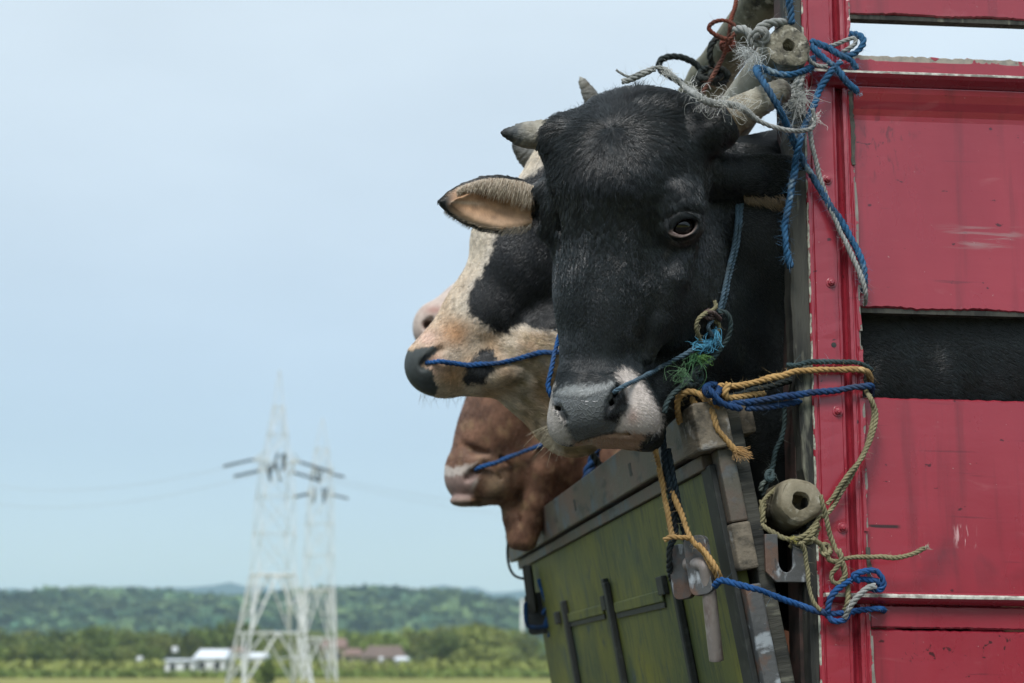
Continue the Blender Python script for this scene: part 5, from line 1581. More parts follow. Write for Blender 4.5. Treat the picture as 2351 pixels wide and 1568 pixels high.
rope('thick grey rope knot sitting left of the hollowed pole', 'grey', [(1690, 70, 0.0), (1706, 66, 0.014), (1720, 76, 0.02), (1724, 96, 0.02), (1738, 102, 0.014), (1758, 90, 0.026), (1756, 72, 0.03), (1738, 70, 0.03), (1732, 84, 0.026), (1742, 66, 0.014), (1762, 56, 0.02), (1792, 52, 0.01), (1806, 60, -0.02)], 10, lambda x, y: 2.39, fz=30, tw=5,
     tails=[dict(at=(1728, 130), n=95, length=42, dirn=(-0.1, 0.5), spread=0.9, col=(0.55, 0.57, 0.56), jit=9, off=0.03),
            dict(at=(1716, 116), n=60, length=36, dirn=(-0.6, 0.1), spread=0.8, col=(0.55, 0.57, 0.56), jit=6, off=0.03)])
rope('grey rope lashing below the hollowed pole with a ball of loose fibres', 'grey', [(1780, 168, 0.0), (1796, 188, 0.02), (1815, 205, 0.02), (1822, 240, 0.01), (1826, 290, 0.0), (1826, 340, 0.0)], 6.5, lambda x, y: 2.385, fz=50,
     loops=([(1846, 166, 0.0), (1838, 190, 0.02), (1826, 220, 0.02), (1822, 262, 0.012), (1834, 300, 0.0)], [(1800, 214, 0.01), (1820, 224, 0.03), (1842, 214, 0.02)], [(1832, 168, 0.01), (1828, 186, 0.024), (1810, 214, 0.02)]),
     tails=[dict(at=(1832, 226), n=120, length=44, dirn=(0.0, 0.4), spread=1.0, col=(0.52, 0.53, 0.50), jit=9, curl=0.9, off=0.03)])
_fw = dict(col=(0.62, 0.62, 0.58), curl=0.8)
def horn_d(x, y): return 2.305 if x < 1600 else float(np.interp(x, [1600, 1660, 1740, 1810, 1870], [2.255, 2.25, 2.265, 2.275, 2.30]))
rope('frayed white rope draped over the bull poll and along its horn', 'grey',
     [(1414, 160), (1430, 170), (1448, 176), (1477, 164), (1514, 155), (1543, 174), (1570, 198), (1603, 222), (1636, 237), (1675, 240), (1705, 250), (1734, 273), (1767, 289), (1807, 298), (1845, 300), (1866, 292), (1870, 272), (1866, 250)], 7.2, horn_d, fz=46, fzl=0.012,
     taper=((0, 0.45), (0.12, 0.5), (0.3, 1.1), (0.5, 1.2), (0.62, 1.2), (0.72, 0.8), (1.0, 0.72)),
     loops=([(1428, 188), (1446, 183), (1470, 172), (1502, 158)],),
     tails=[dict(at=(1690, 240), n=46, length=34, dirn=(0.4, 0.5), spread=0.9, jit=13, **_fw),
            dict(at=(1620, 226), n=34, length=32, dirn=(0.2, 0.4), spread=1.0, jit=13, **_fw), dict(at=(1655, 236), n=40, length=34, dirn=(0.2, 0.4), spread=1.0, jit=13, **_fw),
            dict(at=(1580, 200), n=30, length=28, dirn=(0.1, 0.3), spread=1.0, jit=8, **_fw), dict(at=(1530, 168), n=40, length=26, dirn=(0.1, 0.3), spread=1.0, jit=8, **_fw), dict(at=(1870, 272), n=30, length=18, dirn=(0.7, 0.2), spread=0.8, jit=4, **_fw)])
rope('rust red cord knotted in a loop round the mossy pole', 'rust', [(1692, -5, -0.02), (1686, 20, 0.0), (1679, 42, 0.02), (1674, 70, 0.03), (1670, 100, 0.03), (1660, 130, 0.02), (1642, 165, 0.02), (1612, 214, 0.02)], 5.2, lambda x, y: 2.66, fz=14,
     loops=([(1668, 92, 0.04), (1650, 84, 0.04), (1634, 74, 0.04), (1628, 62, 0.04), (1640, 50, 0.04), (1662, 46, 0.04), (1682, 54, 0.045), (1689, 68, 0.045), (1684, 82, 0.045), (1672, 92, 0.04)],
            coil(1672, 100, 15, 9, 1.6, 0.4, 0.014, 14), coil(1668, 106, 12, 10, 1.4, 2.0, 0.012, 12)))
rope('dark old rope arched and knotted round the far end of the poles', 'dark', [(1512, 150), (1516, 138), (1535, 131), (1562, 132), (1590, 144), (1612, 160), (1640, 152, 0.02), (1664, 162, 0.02), (1674, 178, 0.02)], 7.5, lambda x, y: 2.84, fz=10,
     loops=([(1512, 148), (1520, 164), (1544, 178), (1568, 190)], [(1652, 82, 0.02), (1634, 104, 0.03), (1630, 130, 0.03), (1636, 152, 0.02)], coil(1630, 170, 24, 12, 2.2, 0.5, 0.03, 20), coil(1650, 176, 20, 16, 1.8, 1.5, 0.03, 16), coil(1616, 184, 22, 8, 1.3, 0.0, 0.02, 14)))

# ---- halter of the bull
HB = lambda off: (lambda x, y: bull_depth(x, y, off))
rope('slate blue nose rope from the bull right nostril up to the knot at its cheek', 'slate', [(1408, 902, -0.012), (1420, 893, 0.022), (1440, 884, 0.012), (1512, 846, 0.012), (1560, 820, 0.012), (1596, 800, 0.014), (1622, 786, 0.012)], 5.6, HB(0.006), fz=8, tw=6.4)
rope('doubled slate halter rope running from under the ear to the cheek knot', 'slate', [(1703, 470, -0.01), (1700, 510), (1694, 560), (1684, 600), (1672, 650), (1664, 690), (1656, 722)], 5.4, HB(0.012), fz=8, tw=6.4,
     loops=([(1694, 470, -0.01), (1691, 520, 0.004), (1683, 572, 0.004), (1672, 620), (1664, 660, 0.006), (1655, 700, 0.004), (1646, 726)],))
rope('teal grey rope looped from the cheek knot down past the bull jaw', 'teal', [(1648, 716, 0.01), (1664, 716, 0.016), (1676, 738, 0.01), (1674, 765, 0.008), (1662, 790, 0.006), (1640, 818, 0.006), (1612, 842, 0.012), (1590, 864, 0.012), (1564, 886, 0.008), (1544, 905, 0.006), (1530, 926, 0.004), (1524, 948, 0.0)], 6.6, lambda x, y: min(bull_depth(x, y, 0.012), 2.33), fz=14, tw=6,
     loops=(coil(1588, 872, 12, 12, 1.6, 0.3, 0.014, 14), coil(1600, 862, 10, 14, 1.3, 1.5, 0.012, 12)))
rope('knot of mixed brown and red cord on the bull halter', 'khaki', [(1640, 690, 0.0), (1644, 704, 0.01), (1632, 714, 0.016), (1618, 720, 0.016), (1604, 732, 0.012), (1598, 752, 0.012), (1604, 772, 0.012), (1612, 790, 0.01)], 5, lambda x, y: min(bull_depth(x, y, 0.014), 2.34), fz=14,
     loops=([(1640, 736, 0.0), (1652, 744, 0.014), (1650, 758, 0.014), (1638, 766, 0.01), (1650, 780, 0.008), (1656, 790, 0.0)],))
k_ = rope('dull red knot tied at the top of the bull halter rope', 'maroon', coil(1630, 722, 13, 9, 2.2, 0.0, 0.014, 22), 5.0, lambda x, y: min(bull_depth(x, y, 0.016), 2.335), fz=10, loops=([(1622, 716, 0.016), (1640, 720, 0.022), (1654, 734, 0.014)],))
rope('grey cord knot with frayed cyan and green threads at the bull cheek', 'slate', [(1636, 738, 0.01), (1626, 750, 0.018), (1632, 768, 0.02), (1644, 776, 0.016), (1640, 790, 0.01)], 5, lambda x, y: min(bull_depth(x, y, 0.016), 2.335), fz=14,
     tails=[dict(at=(1630, 786), n=40, length=34, dirn=(-0.7, 0.6), spread=0.25, col=(0.10, 0.36, 0.55), jit=4, off=0.018, radius=0.0004), dict(at=(1644, 758), n=34, length=46, dirn=(-0.15, 1.0), spread=0.12, col=(0.10, 0.36, 0.55), jit=3, off=0.02, radius=0.0004), dict(at=(1612, 796), n=26, length=22, dirn=(-1, -0.3), spread=0.4, col=(0.12, 0.42, 0.62), jit=5, off=0.02, radius=0.0004),
            dict(at=(1598, 820), n=30, length=44, dirn=(-0.5, 0.9), spread=0.25, col=(0.06, 0.17, 0.07), jit=6, off=0.02, radius=0.0003, curl=0.7), dict(at=(1570, 850), n=34, length=36, dirn=(-0.4, 0.9), spread=0.45, col=(0.14, 0.27, 0.14), jit=6, off=0.02, radius=0.00024, curl=0.9), dict(at=(1606, 820), n=40, length=30, dirn=(0.8, 0.4), spread=0.3, col=(0.10, 0.22, 0.06), jit=4, off=0.02, radius=0.0004)])
rope('blue nose rope on the bull left side, behind its muzzle', 'bright', [(1292, 740, -0.10), (1286, 762, -0.05), (1277, 800, -0.02), (1266, 845, 0.0), (1260, 880, 0.006), (1264, 906, 0.006), (1276, 926, -0.004)], 5.8, lambda x, y: 2.30, fz=6, tw=6.4)

# ---- ropes from the gate block round the post
rope('twisted tan rope running from the gate block around the red post', 'tan', [(2000, 876, -0.05), (1996, 864, -0.015), (1988, 852, 0.0), (1961, 847), (1920, 848), (1873, 850), (1829, 853, 0.0), (1771, 868, 0.0), (1712, 883, 0.0), (1680, 887), (1650, 884, -0.01)], 7.4, ON_SIDE(0.011), fz=26, fzl=0.008,
     loops=([(1674, 880, 0.01), (1666, 900, 0.012), (1672, 912, 0.004), (1712, 909, -0.01), (1756, 903, -0.02)],))
rope('tan rope bight knotted over the timber block with a split end', 'tan', [(1560, 972, -0.01), (1554, 940, 0.012), (1556, 915, 0.02), (1570, 900, 0.026), (1588, 898, 0.03), (1607, 906, 0.034), (1633, 921, 0.036), (1650, 936, 0.03), (1658, 948, 0.01)], 7.6, lambda x, y: 2.33, fz=26, fzl=0.008,
     loops=([(1608, 898, 0.01), (1614, 912, 0.01), (1630, 938, 0.03), (1640, 962, 0.04), (1648, 984, 0.045), (1668, 1010, 0.045), (1684, 1030, 0.045), (1694, 1040, 0.045)], [(1588, 914, 0.0), (1596, 930, 0.016), (1602, 944, 0.0)]),
     tails=[dict(at=(1692, 1034), n=70, length=34, dirn=(0.9, 0.35), spread=0.22, col=(0.45, 0.27, 0.11), jit=4, off=0.045, radius=0.0005, curl=0.15), dict(at=(1688, 1040), n=40, length=22, dirn=(0.4, 0.9), spread=0.3, col=(0.42, 0.26, 0.12), jit=4, off=0.045, radius=0.0004, curl=0.2)])
rope('navy blue rope pulled taut around the red post from a knot by the block', 'navy', [(2000, 905, -0.06), (2001, 890, -0.015), (1990, 886, 0.0), (1932, 894), (1859, 903), (1785, 913), (1703, 925), (1660, 926), (1640, 918, 0.01)], 8.0, ON_SIDE(0.012), fz=8,
     loops=([(1712, 938, -0.004), (1760, 934, -0.008), (1820, 924, -0.012), (1850, 918, -0.03)], coil(1636, 896, 17, 11, 1.8, 0.2, 0.014, 18), [(1626, 892, 0.02), (1638, 906, 0.026), (1656, 924, 0.026), (1680, 934, 0.022), (1701, 938, 0.016)]))
rope('short teal rope lying above the tan one on the red post', 'teal', [(2000, 856, -0.05), (1994, 844, -0.01), (1976, 835, 0.0), (1932, 831), (1880, 830), (1850, 834), (1823, 840), (1807, 838)], 6.2, ON_SIDE(0.010), fz=18, fcol=(0.14, 0.26, 0.30))
rope('blackened rope stretched inside the gap below the tan rope', 'dark', [(1838, 868, -0.03), (1800, 878, -0.03), (1760, 890, -0.03), (1721, 900, -0.03), (1698, 906, -0.03), (1668, 914, -0.03)], 8, ON_SIDE(0.0), fz=14)
rope('dark green rope hanging in the gap with a loose knot', 'teal', [(1800, 934, -0.06), (1802, 965, -0.06), (1796, 1000, -0.06), (1782, 1034, -0.06), (1774, 1066, -0.06), (1768, 1090, -0.06), (1760, 1112, -0.06), (1750, 1140, -0.06)], 6.0, ON_SIDE(0.0), fz=16,
     loops=(coil(1768, 1092, 8, 10, 1.5, 0.4, 0.01, 12), [(1766, 1100, -0.055), (1750, 1112, -0.05), (1746, 1128, -0.055)]))
rope('doubled khaki rope bowed down along the post flange to the roller', 'khaki', [(1986, 896, -0.03), (1994, 908, -0.004), (2004, 930), (2006, 955), (2000, 990), (1986, 1030), (1968, 1068), (1946, 1106), (1922, 1148), (1900, 1178), (1888, 1186, 0.0)], 5.6, ON_SIDE(0.016), fz=8,
     loops=([(1990, 900, -0.03), (1999, 914, 0.004), (2009, 938, 0.002), (2011, 960, 0.002), (2002, 1000, 0.004), (1984, 1042, 0.006), (1962, 1074, 0.008), (1936, 1106, 0.006), (1914, 1140, 0.004), (1898, 1158, 0.0)],))
RB = lambda x, y: 2.315
rope('khaki rope wound around the hollow roller with small end knots', 'khaki', [(1860, 1098, -0.06), (1820, 1104, -0.06), (1784, 1124, -0.02), (1756, 1146, 0.0), (1743, 1180, 0.014), (1752, 1205, 0.022), (1781, 1225, 0.034), (1818, 1237, 0.045), (1856, 1222, 0.05), (1880, 1186, 0.045), (1885, 1150, 0.03), (1880, 1128, 0.0)], 6.0, RB, fz=8,
     loops=([(1812, 1242, 0.03), (1836, 1248, 0.045), (1862, 1230, 0.055), (1878, 1200, 0.05)], [(1814, 1252, 0.02), (1836, 1258, 0.035), (1864, 1240, 0.05), (1884, 1210, 0.045)], [(1748, 1150, 0.004), (1752, 1176, 0.02), (1748, 1204, 0.02), (1742, 1218, 0.02)], coil(1737, 1226, 9, 7, 1.7, 0.0, 0.012, 14), [(1756, 1160, 0.006), (1750, 1182, 0.016), (1758, 1200, 0.02)]),
     tails=[dict(at=(1820, 1234), n=22, length=10, dirn=(0, 1), spread=0.8, col=(0.42, 0.38, 0.10), jit=3, off=0.06)])
rope('khaki rope dropping from the roller, its stiff tail sticking out over the red panel', 'khaki', [(1884, 1138, 0.02), (1890, 1160, 0.022), (1898, 1190, 0.014), (1905, 1225, 0.008), (1916, 1258, 0.006), (1928, 1275, 0.01), (1938, 1310, 0.006), (1948, 1355, 0.006), (1944, 1388, 0.006), (1936, 1406, -0.004)], 5.8, ON_SIDE(0.016), fz=8,
     loops=([(1866, 1236, 0.03), (1884, 1250, 0.016), (1898, 1270, 0.012), (1906, 1286, 0.01), (1926, 1288, 0.01), (1940, 1282, 0.01), (1970, 1278, 0.006), (2010, 1279, 0.006), (2057, 1280, 0.01), (2095, 1272, 0.014), (2124, 1258, 0.02)],
            coil(1896, 1262, 10, 11, 1.8, 0.2, 0.014, 16), [(1926, 1262, 0.016), (1932, 1280, 0.02), (1922, 1300, 0.016), (1910, 1316, 0.012), (1912, 1334, 0.012), (1926, 1340, 0.012), (1940, 1318, 0.016), (1934, 1290, 0.02)]),
     tails=[dict(at=(2126, 1257), n=30, length=9, dirn=(0.9, -0.4), spread=0.4, col=(0.36, 0.35, 0.27), jit=2, off=0.02)])
rope('slack khaki rope hanging from the roller down to the bright blue rope', 'khaki', [(1838, 1246, 0.03), (1848, 1268, 0.02), (1853, 1306, 0.012), (1858, 1350, 0.012), (1868, 1384, 0.012), (1884, 1402, 0.01)], 5.4, ON_SIDE(0.014), fz=8)
rope('bright blue rope from the latch handle across to the post foot', 'bright', [(1640, 1346, 0.0), (1656, 1332, 0.02), (1690, 1340, 0.03), (1733, 1352, 0.034), (1801, 1376, 0.02), (1870, 1401, 0.008), (1905, 1408, 0.004), (1938, 1406, 0.0), (1985, 1401), (2020, 1398, 0.0), (2030, 1400, -0.03)], 7.6, ON_SIDE(0.014), fz=10,
     loops=([(1900, 1404, 0.008), (1908, 1372, 0.014), (1930, 1346, 0.016), (1958, 1330, 0.016), (1990, 1332, 0.014), (2014, 1336, 0.014), (2026, 1348, 0.01)], [(1972, 1336, 0.02), (1960, 1322, 0.024), (1980, 1312, 0.024), (2008, 1310, 0.02), (2022, 1322, 0.018), (2028, 1340, 0.014), (2020, 1354, 0.01), (2000, 1350, 0.008)],
            [(1900, 1412, 0.004), (1915, 1426, 0.008), (1938, 1424, 0.01), (1950, 1410, 0.008)]))
rope('weathered pale end of rope tucked through the bright blue loop', 'grey', [(2010, 1346, 0.02), (1990, 1352, 0.022), (1966, 1374, 0.022), (1948, 1400, 0.02), (1938, 1420, 0.012)], 7.0, ON_SIDE(0.014), fz=20)
# ---- ropes down the gate
def GD(off): 
    def g(x, y):
        n = _gw[:3, 2]; o = _gw[:3, 3] + n * off; r = ray(x, y)
        return float(((o - EYE) @ n) / (r @ n))
    return g
rope('tan rope running down the gate from the block to the latch handle', 'tan', [(1495, 1000, -0.01), (1502, 1030), (1519, 1085), (1543, 1134), (1567, 1185), (1584, 1231, 0.0), (1614, 1269, 0.0), (1638, 1306, 0.0), (1654, 1342, -0.02)], 6.8, lambda x, y: float(np.interp(y, [1000, 1100, 1230, 1345], [2.30, 2.36, 2.30, 2.27])), fz=22, fzl=0.008,
     loops=([(1512, 1075), (1524, 1130), (1535, 1187), (1542, 1232)], [(1526, 1242, 0.01), (1540, 1233, 0.016), (1562, 1234, 0.016), (1582, 1236, 0.01)], [(1602, 1250, 0.004), (1622, 1272, 0.01), (1644, 1304, 0.01), (1656, 1334, -0.01)]))
rope('blue black rope hanging in two strands beside the tan one on the gate', 'ink', [(1524, 925, -0.01), (1522, 980), (1524, 1035), (1535, 1101), (1546, 1170), (1551, 1224), (1538, 1258), (1536, 1290), (1544, 1330, -0.02)], 8.0, lambda x, y: float(np.interp(y, [930, 1030, 1230, 1345], [2.33, 2.345, 2.35, 2.36])), fz=12,
     loops=([(1534, 1030), (1550, 1120), (1562, 1180), (1572, 1230), (1578, 1264)],))
# ---- ropes of the other animals
def S_depth(sol, D, off):
    def g(x, y):
        for du in (0, 6, -6, 16, -16):
            w = sol.surf_w(x + du, y)
            if w is not None: return D - w * D / F - off
        return D
    return g
_pd = S_depth(_Sp, CD, 0.005)
rope('bright blue nose rope of the pied cow passing behind the bull', 'bright', [(972, 835, -0.02), (985, 832, 0.002), (1007, 831, 0.006), (1045, 834, 0.006), (1073, 837, 0.006), (1128, 835, 0.004), (1183, 824, 0.004), (1238, 811, 0.004), (1289, 808, 0.004), (1330, 800, 0.0)], 6.0, _pd, fz=6, tw=6.4)
rope('bright blue nose rope of the brown cow', 'bright', [(1084, 1086, -0.03), (1097, 1076, 0.01), (1130, 1064, 0.024), (1180, 1045, 0.02), (1245, 1021, 0.02), (1300, 1002, -0.02)], 5.2, lambda x, y: ND - 60 * ND / F, fz=4, tw=6.4)
rope('blue rope hanging inside the gate below the bull chin', 'navy', [(1376, 1000), (1366, 1040), (1352, 1080), (1346, 1120), (1340, 1180)], 13, 3.45)
rope('mouldy green rope slanting inside the gate below the bull chin', 'dark', [(1340, 1015), (1362, 1048), (1386, 1082), (1400, 1110)], 8, 3.3)
rope('blue cord wrapped around the far gate latch', 'bright', [(1206, 1385), (1206, 1412), (1212, 1436), (1228, 1440), (1262, 1438)], 5, 3.98, loops=([(1246, 1410), (1256, 1396), (1262, 1420), (1256, 1436)], [(1262, 1384), (1258, 1412), (1250, 1440)], [(1236, 1330, -0.02), (1252, 1376), (1266, 1420), (1262, 1462)]))
# thin black cable beyond the gate
def cable(label, pts, r_px, d, mat, name='cable', cat='cable'):
    w = P([p[0] for p in pts], [p[1] for p in pts], np.full(len(pts), float(d)))
    q = catmull(w, r_px * d / F * 1.2)
    v, f = tube(q, r_px * d / F, 8); v = np.asarray(v); loc = v.mean(0)
    o = mesh_obj(name, v - loc, f, mat, None, smooth=True); o.location = loc
    return tag(o, label, cat)
cable('thin black cable drooping off the far end of the gate beam', [(1180, 1228), (1168, 1240), (1165, 1270), (1169, 1300), (1180, 1320), (1198, 1328), (1212, 1328)], 3.2, 4.1, M_black)
# a rough lump of wood low in the gap
def lump():
    c = P(1785, 1535, 2.46); r = np.random.default_rng(4)
    v, f = tube(catmull([c + np.array([-0.02, 0, 0.045]), c + np.array([-0.004, 0, 0.036]), c, c + np.array([0.006, 0.0, -0.09])], 0.006), 0.022, 12)
    v = np.asarray(v) + r.normal(0, 0.0016, np.shape(v))
    o = mesh_obj('wood_stub', v - c, f, M_oldwood, None); o.location = c
    tag(o, 'rough broken stub of wood low in the gap beside the gate', 'wood stub')
lump()

# ------------------------------------------------------------------ country behind
FIELD = -1.4
def mk(name, c, c2, sc=3.0, rough=0.9, st=(1, 1, 1), coord='Object'):
    m, N, L, B = new_mat(name)
    f, _ = noise_fac(N, L, sc, 5, st, 0.35, 0.65, coord)
    L.new(mix(N, L, f, c, c2), B.inputs['Base Color']); B.inputs['Roughness'].default_value = rough
    B.inputs['Specular IOR Level'].default_value = 0.2
    return m
M_field = mk('field_grass', (0.20, 0.20, 0.050), (0.26, 0.245, 0.07), 0.06)
M_road = mk('road', (0.055, 0.055, 0.055), (0.08, 0.078, 0.072), 2.0)
M_verge = mk('unseen_verge', (0.07, 0.09, 0.025), (0.11, 0.115, 0.04), 1.2)
# ground: the truck stands on a raised road, the field lies lower
def ground():
    ys = np.concatenate([np.linspace(-400, -12, 12), np.linspace(-10, 22, 33), np.geomspace(24, 6000, 40)])
    xs = np.concatenate([-np.geomspace(6000, 20, 24), np.linspace(-18, 18, 19), np.geomspace(20, 6000, 24)])
    X, Yy = np.meshgrid(xs, ys)
    Zz = np.where(np.abs(Yy - 3) < 7.5, -0.03, 0.0) + FIELD * sstep(8.5, 16, np.abs(Yy - 3)) - 0.03
    v = np.stack([X, Yy, Zz], -1).reshape(-1, 3)
    n, m = X.shape; i = np.arange(n - 1)[:, None] * m + np.arange(m - 1)[None, :]
    f = np.stack([i, i + 1, i + m + 1, i + m], -1).reshape(-1, 4)
    o = mesh_obj('ground', v, f, M_field, smooth=True); tag(o, 'pale green and yellow field behind the truck', None, None, 'structure')
    v = [(-300, -3.2, 0.0), (300, -3.2, 0.0), (300, 9.0, 0.0), (-300, 9.0, 0.0)]
    o = mesh_obj('road', v, [[0, 1, 2, 3]], M_road); tag(o, 'asphalt road the truck stands on', None, None, 'structure')
    v = [(-300, -420, FIELD + 0.02), (300, -420, FIELD + 0.02), (300, -13.2, FIELD + 0.02), (-300, -13.2, FIELD + 0.02)]
    o = mesh_obj('meadow', v, [[0, 1, 2, 3]], M_verge); tag(o, 'dark green meadow behind the camera, added to darken panel reflections', None, None, 'structure')  # unseen sheet, added dark to deepen the lower panels' reflections
    v = [(-300, -13.3, FIELD + 0.05), (300, -13.3, FIELD + 0.05), (300, -3.3, -0.01), (-300, -3.3, -0.01)]
    o = mesh_obj('unseen_verge', v, [[0, 1, 2, 3]], M_verge); tag(o, 'unseen dark grass bank behind the camera, added to darken panel reflections', None, None, 'structure')  # unseen bank, kept dark for the same panel reflections
ground()
def height_strip(name, Y0, depth, prof, mat, x_mul=1.0, nx=160, ny=14, rough=2.0, seed=0, foot=FIELD):
    """a hill range: crest traced as heights above the field, with its own depth of ground behind and before"""
    r = np.random.default_rng(seed)
    px = np.array([p[0] for p in prof]); hz = np.array([p[1] for p in prof])
    xs = np.linspace(px[0], px[-1], nx); H = np.interp(xs, px, hz)
    v = []; 
    for j in range(ny):
        t = j / (ny - 1)
        k = math.sin(min(t / 0.62, 1) * math.pi / 2) if t < 0.62 else math.cos((t - 0.62) / 0.38 * math.pi / 2)
        for x, h in zip(xs, H):
            v.append((x, Y0 + depth * t, foot - 1 + (h - foot + 1) * k + (wob(np.array([x]), np.array([Y0 + depth * t]), 120, seed)[0] * rough * k)))
    i = np.arange(ny - 1)[:, None] * nx + np.arange(nx - 1)[None, :]
    f = np.stack([i, i + 1, i + nx + 1, i + nx], -1).reshape(-1, 4)
    o = mesh_obj(name, v, f, mat, smooth=True)
    return o, np.array(v).reshape(ny, nx, 3)
def crest(pts, Y, drop=0.0):
    out = []
    for px, py in pts:
        q = at_dist(px, py, Y); out.append((q[0], q[2] - drop))
    return out
M_hill = mk('wooded_hill', (0.035, 0.055, 0.022), (0.06, 0.085, 0.03), 0.02)
HY = 900.0
hp_ = crest([(-700, 1350), (-300, 1340), (0, 1360), (70, 1366), (140, 1352), (240, 1345), (330, 1356), (450, 1362), (560, 1364), (680, 1360), (800, 1358), (900, 1352), (980, 1356), (1040, 1348), (1110, 1368), (1200, 1384), (1500, 1375), (1900, 1350), (2700, 1360), (3200, 1370)], HY + 200, 8.5)
hill, HV = height_strip('hills', HY - 130, 530, hp_, M_hill, rough=2.5, seed=3)
tag(hill, 'low wooded hills behind the field', None, None, 'structure')
M_far = mk('far_ridge', (0.03, 0.060, 0.072), (0.038, 0.070, 0.080), 0.004)  # blue of distant haze mixed into the base colour
rp = crest([(-900, 1352), (-200, 1350), (300, 1350), (420, 1344), (520, 1340), (640, 1347), (800, 1350), (1000, 1348), (1150, 1346), (1250, 1344), (1500, 1340), (2200, 1350), (3400, 1345)], 2500)
ridge, _ = height_strip('distant_ridge', 2300, 460, rp, M_far, rough=6, seed=5, nx=120, ny=8)
tag(ridge, 'distant blue ridge on the skyline', None, None, 'structure')

# foliage prototypes: clumps of leaf-sized faces
def leaf_cloud(n, seed, shape, leaf, lobes=6):
    r = np.random.default_rng(seed)
    cs = r.normal(0, 1, (lobes, 3)); cs /= np.linalg.norm(cs, axis=1, keepdims=True); cs *= r.uniform(0.25, 0.62, (lobes, 1)); cs[:, 2] = cs[:, 2] * 0.8 + 0.05
    rs = r.uniform(0.32, 0.55, lobes)
    k = r.integers(0, lobes, n)
    d = r.normal(0, 1, (n, 3)); d /= np.linalg.norm(d, axis=1, keepdims=True)
    c = (cs[k] + d * (rs[k] * r.uniform(0.55, 1.0, n) ** 0.5)[:, None]) * np.asarray(shape)
    a = r.normal(0, 1, (n, 3)); b = r.normal(0, 1, (n, 3))
    a /= np.linalg.norm(a, axis=1, keepdims=True); b -= a * (a * b).sum(1, keepdims=True); b /= np.linalg.norm(b, axis=1, keepdims=True)
    s = leaf * r.uniform(0.6, 1.4, (n, 1))
    v = np.stack([c - a * s, c + b * s * 0.6, c + a * s, c - b * s * 0.6], 1).reshape(-1, 3)
    f = np.arange(n * 4).reshape(-1, 4)
    return v, f
def leafmat(name, c1, c2):
    m, N, L, B = new_mat(name)
    oi = node(N, 'ShaderNodeObjectInfo')
    f, _ = noise_fac(N, L, 0.55, 4, (1, 1, 1), 0.35, 0.65)
    k = mix(N, L, f, c1, c2)
    hsv = node(N, 'ShaderNodeHueSaturation'); L.new(k, hsv.inputs['Color'])
    mr = node(N, 'ShaderNodeMapRange'); mr.inputs[3].default_value = 0.75; mr.inputs[4].default_value = 1.7; L.new(oi.outputs['Random'], mr.inputs[0]); L.new(mr.outputs[0], hsv.inputs['Value'])
    L.new(hsv.outputs[0], B.inputs['Base Color']); B.inputs['Roughness'].default_value = 0.75; B.inputs['Specular IOR Level'].default_value = 0.2
    return m
M_lf = [leafmat('leaf_olive', (0.115, 0.145, 0.036), (0.170, 0.185, 0.052)), leafmat('leaf_green', (0.090, 0.130, 0.030), (0.14, 0.175, 0.042)), leafmat('leaf_yellow', (0.135, 0.160, 0.036), (0.19, 0.205, 0.055))]
M_trunk = mk('bark', (0.05, 0.04, 0.03), (0.09, 0.075, 0.055), 4.0)
protos = []
for i, sh in enumerate(((3.2, 3.0, 3.0), (2.6, 2.6, 3.4), (3.8, 3.4, 2.6), (2.2, 2.2, 2.2))):
    v, f = leaf_cloud(900, 20 + i, sh, 0.30, 7 + i)
    me = bpy.data.meshes.new('crown'); me.from_pydata(v.tolist(), [], f.tolist()); protos.append((me, sh))
_tm = {}
def trunk_mesh():
    mb = MB(); mb.tube([(0, 0, -0.4), (0.05, 0, 1.5), (0.0, 0.1, 3.0), (0.1, 0.05, 5.0)], [0.24, 0.18, 0.14, 0.06], 7)
    mb.tube([(0.03, 0, 2.2), (0.8, 0.2, 3.6), (1.4, 0.3, 4.6)], [0.1, 0.07, 0.03], 6); mb.tube([(0.0, 0.05, 2.6), (-0.8, -0.2, 3.9), (-1.3, -0.3, 4.7)], [0.09, 0.06, 0.03], 6)
    o = mesh_obj('trunk', np.concatenate(mb.v), mb.f, M_trunk); me = o.data; bpy.data.objects.remove(o); return me
TRK = trunk_mesh()
TREE_LAB = [('olive green broad tree in the low row beyond the field', 0), ('dark green bushy tree in the low row beyond the field', 1), ('yellowish green tree in the low row beyond the field', 2)]
_crowns = {}
def tree(px, Y, top_py, kind, proto, label=None, group='trees in the low row beyond the field', name='tree', wide=1.0):
    g = at_dist(px, 1504, Y); x = g[0]; top = at_dist(px, top_py, Y)[2]
    H = max(top - FIELD, 1.5)
    me0, sh = protos[proto]
    key = (proto, kind)
    if key not in _crowns:
        me = me0.copy(); me.name = 'crown'; me.materials.append(M_lf[kind]); _crowns[key] = me
    e = empty(name); e.location = (x, Y, FIELD)
    tag(e, label or TREE_LAB[kind][0], 'tree', group)
    s = H / (4.2 + sh[2])
    c = bpy.data.objects.new('crown', _crowns[key]); COL.objects.link(c); c.parent = e
    c.scale = (s * wide, s * wide, s); c.location = (0, 0, 4.2 * s); c.rotation_euler = (0, 0, random.uniform(0, 6.28))
    t = bpy.data.objects.new('trunk', TRK); COL.objects.link(t); t.parent = e; t.scale = (s, s, s)
    return e
LM = [(60, 'near the left edge of the view'), (200, 'left of the small white tank'), (321, 'behind the small white tank'), (410, 'behind the flat white outbuilding'), (482, 'behind the pale tin roof'), (552, 'behind the left foot of the pylons'), (617, 'behind the conical shrub'), (690, 'between the two pylons'), (765, 'behind the red roofed house'), (878, 'behind the brown roofed house'), (960, 'right of the brown roofed house'), (1085, 'below the right end of the wooded hill'), (1190, 'beside the green gate')]
KN = ['olive green', 'dark green', 'yellowish green']
_seen = {}
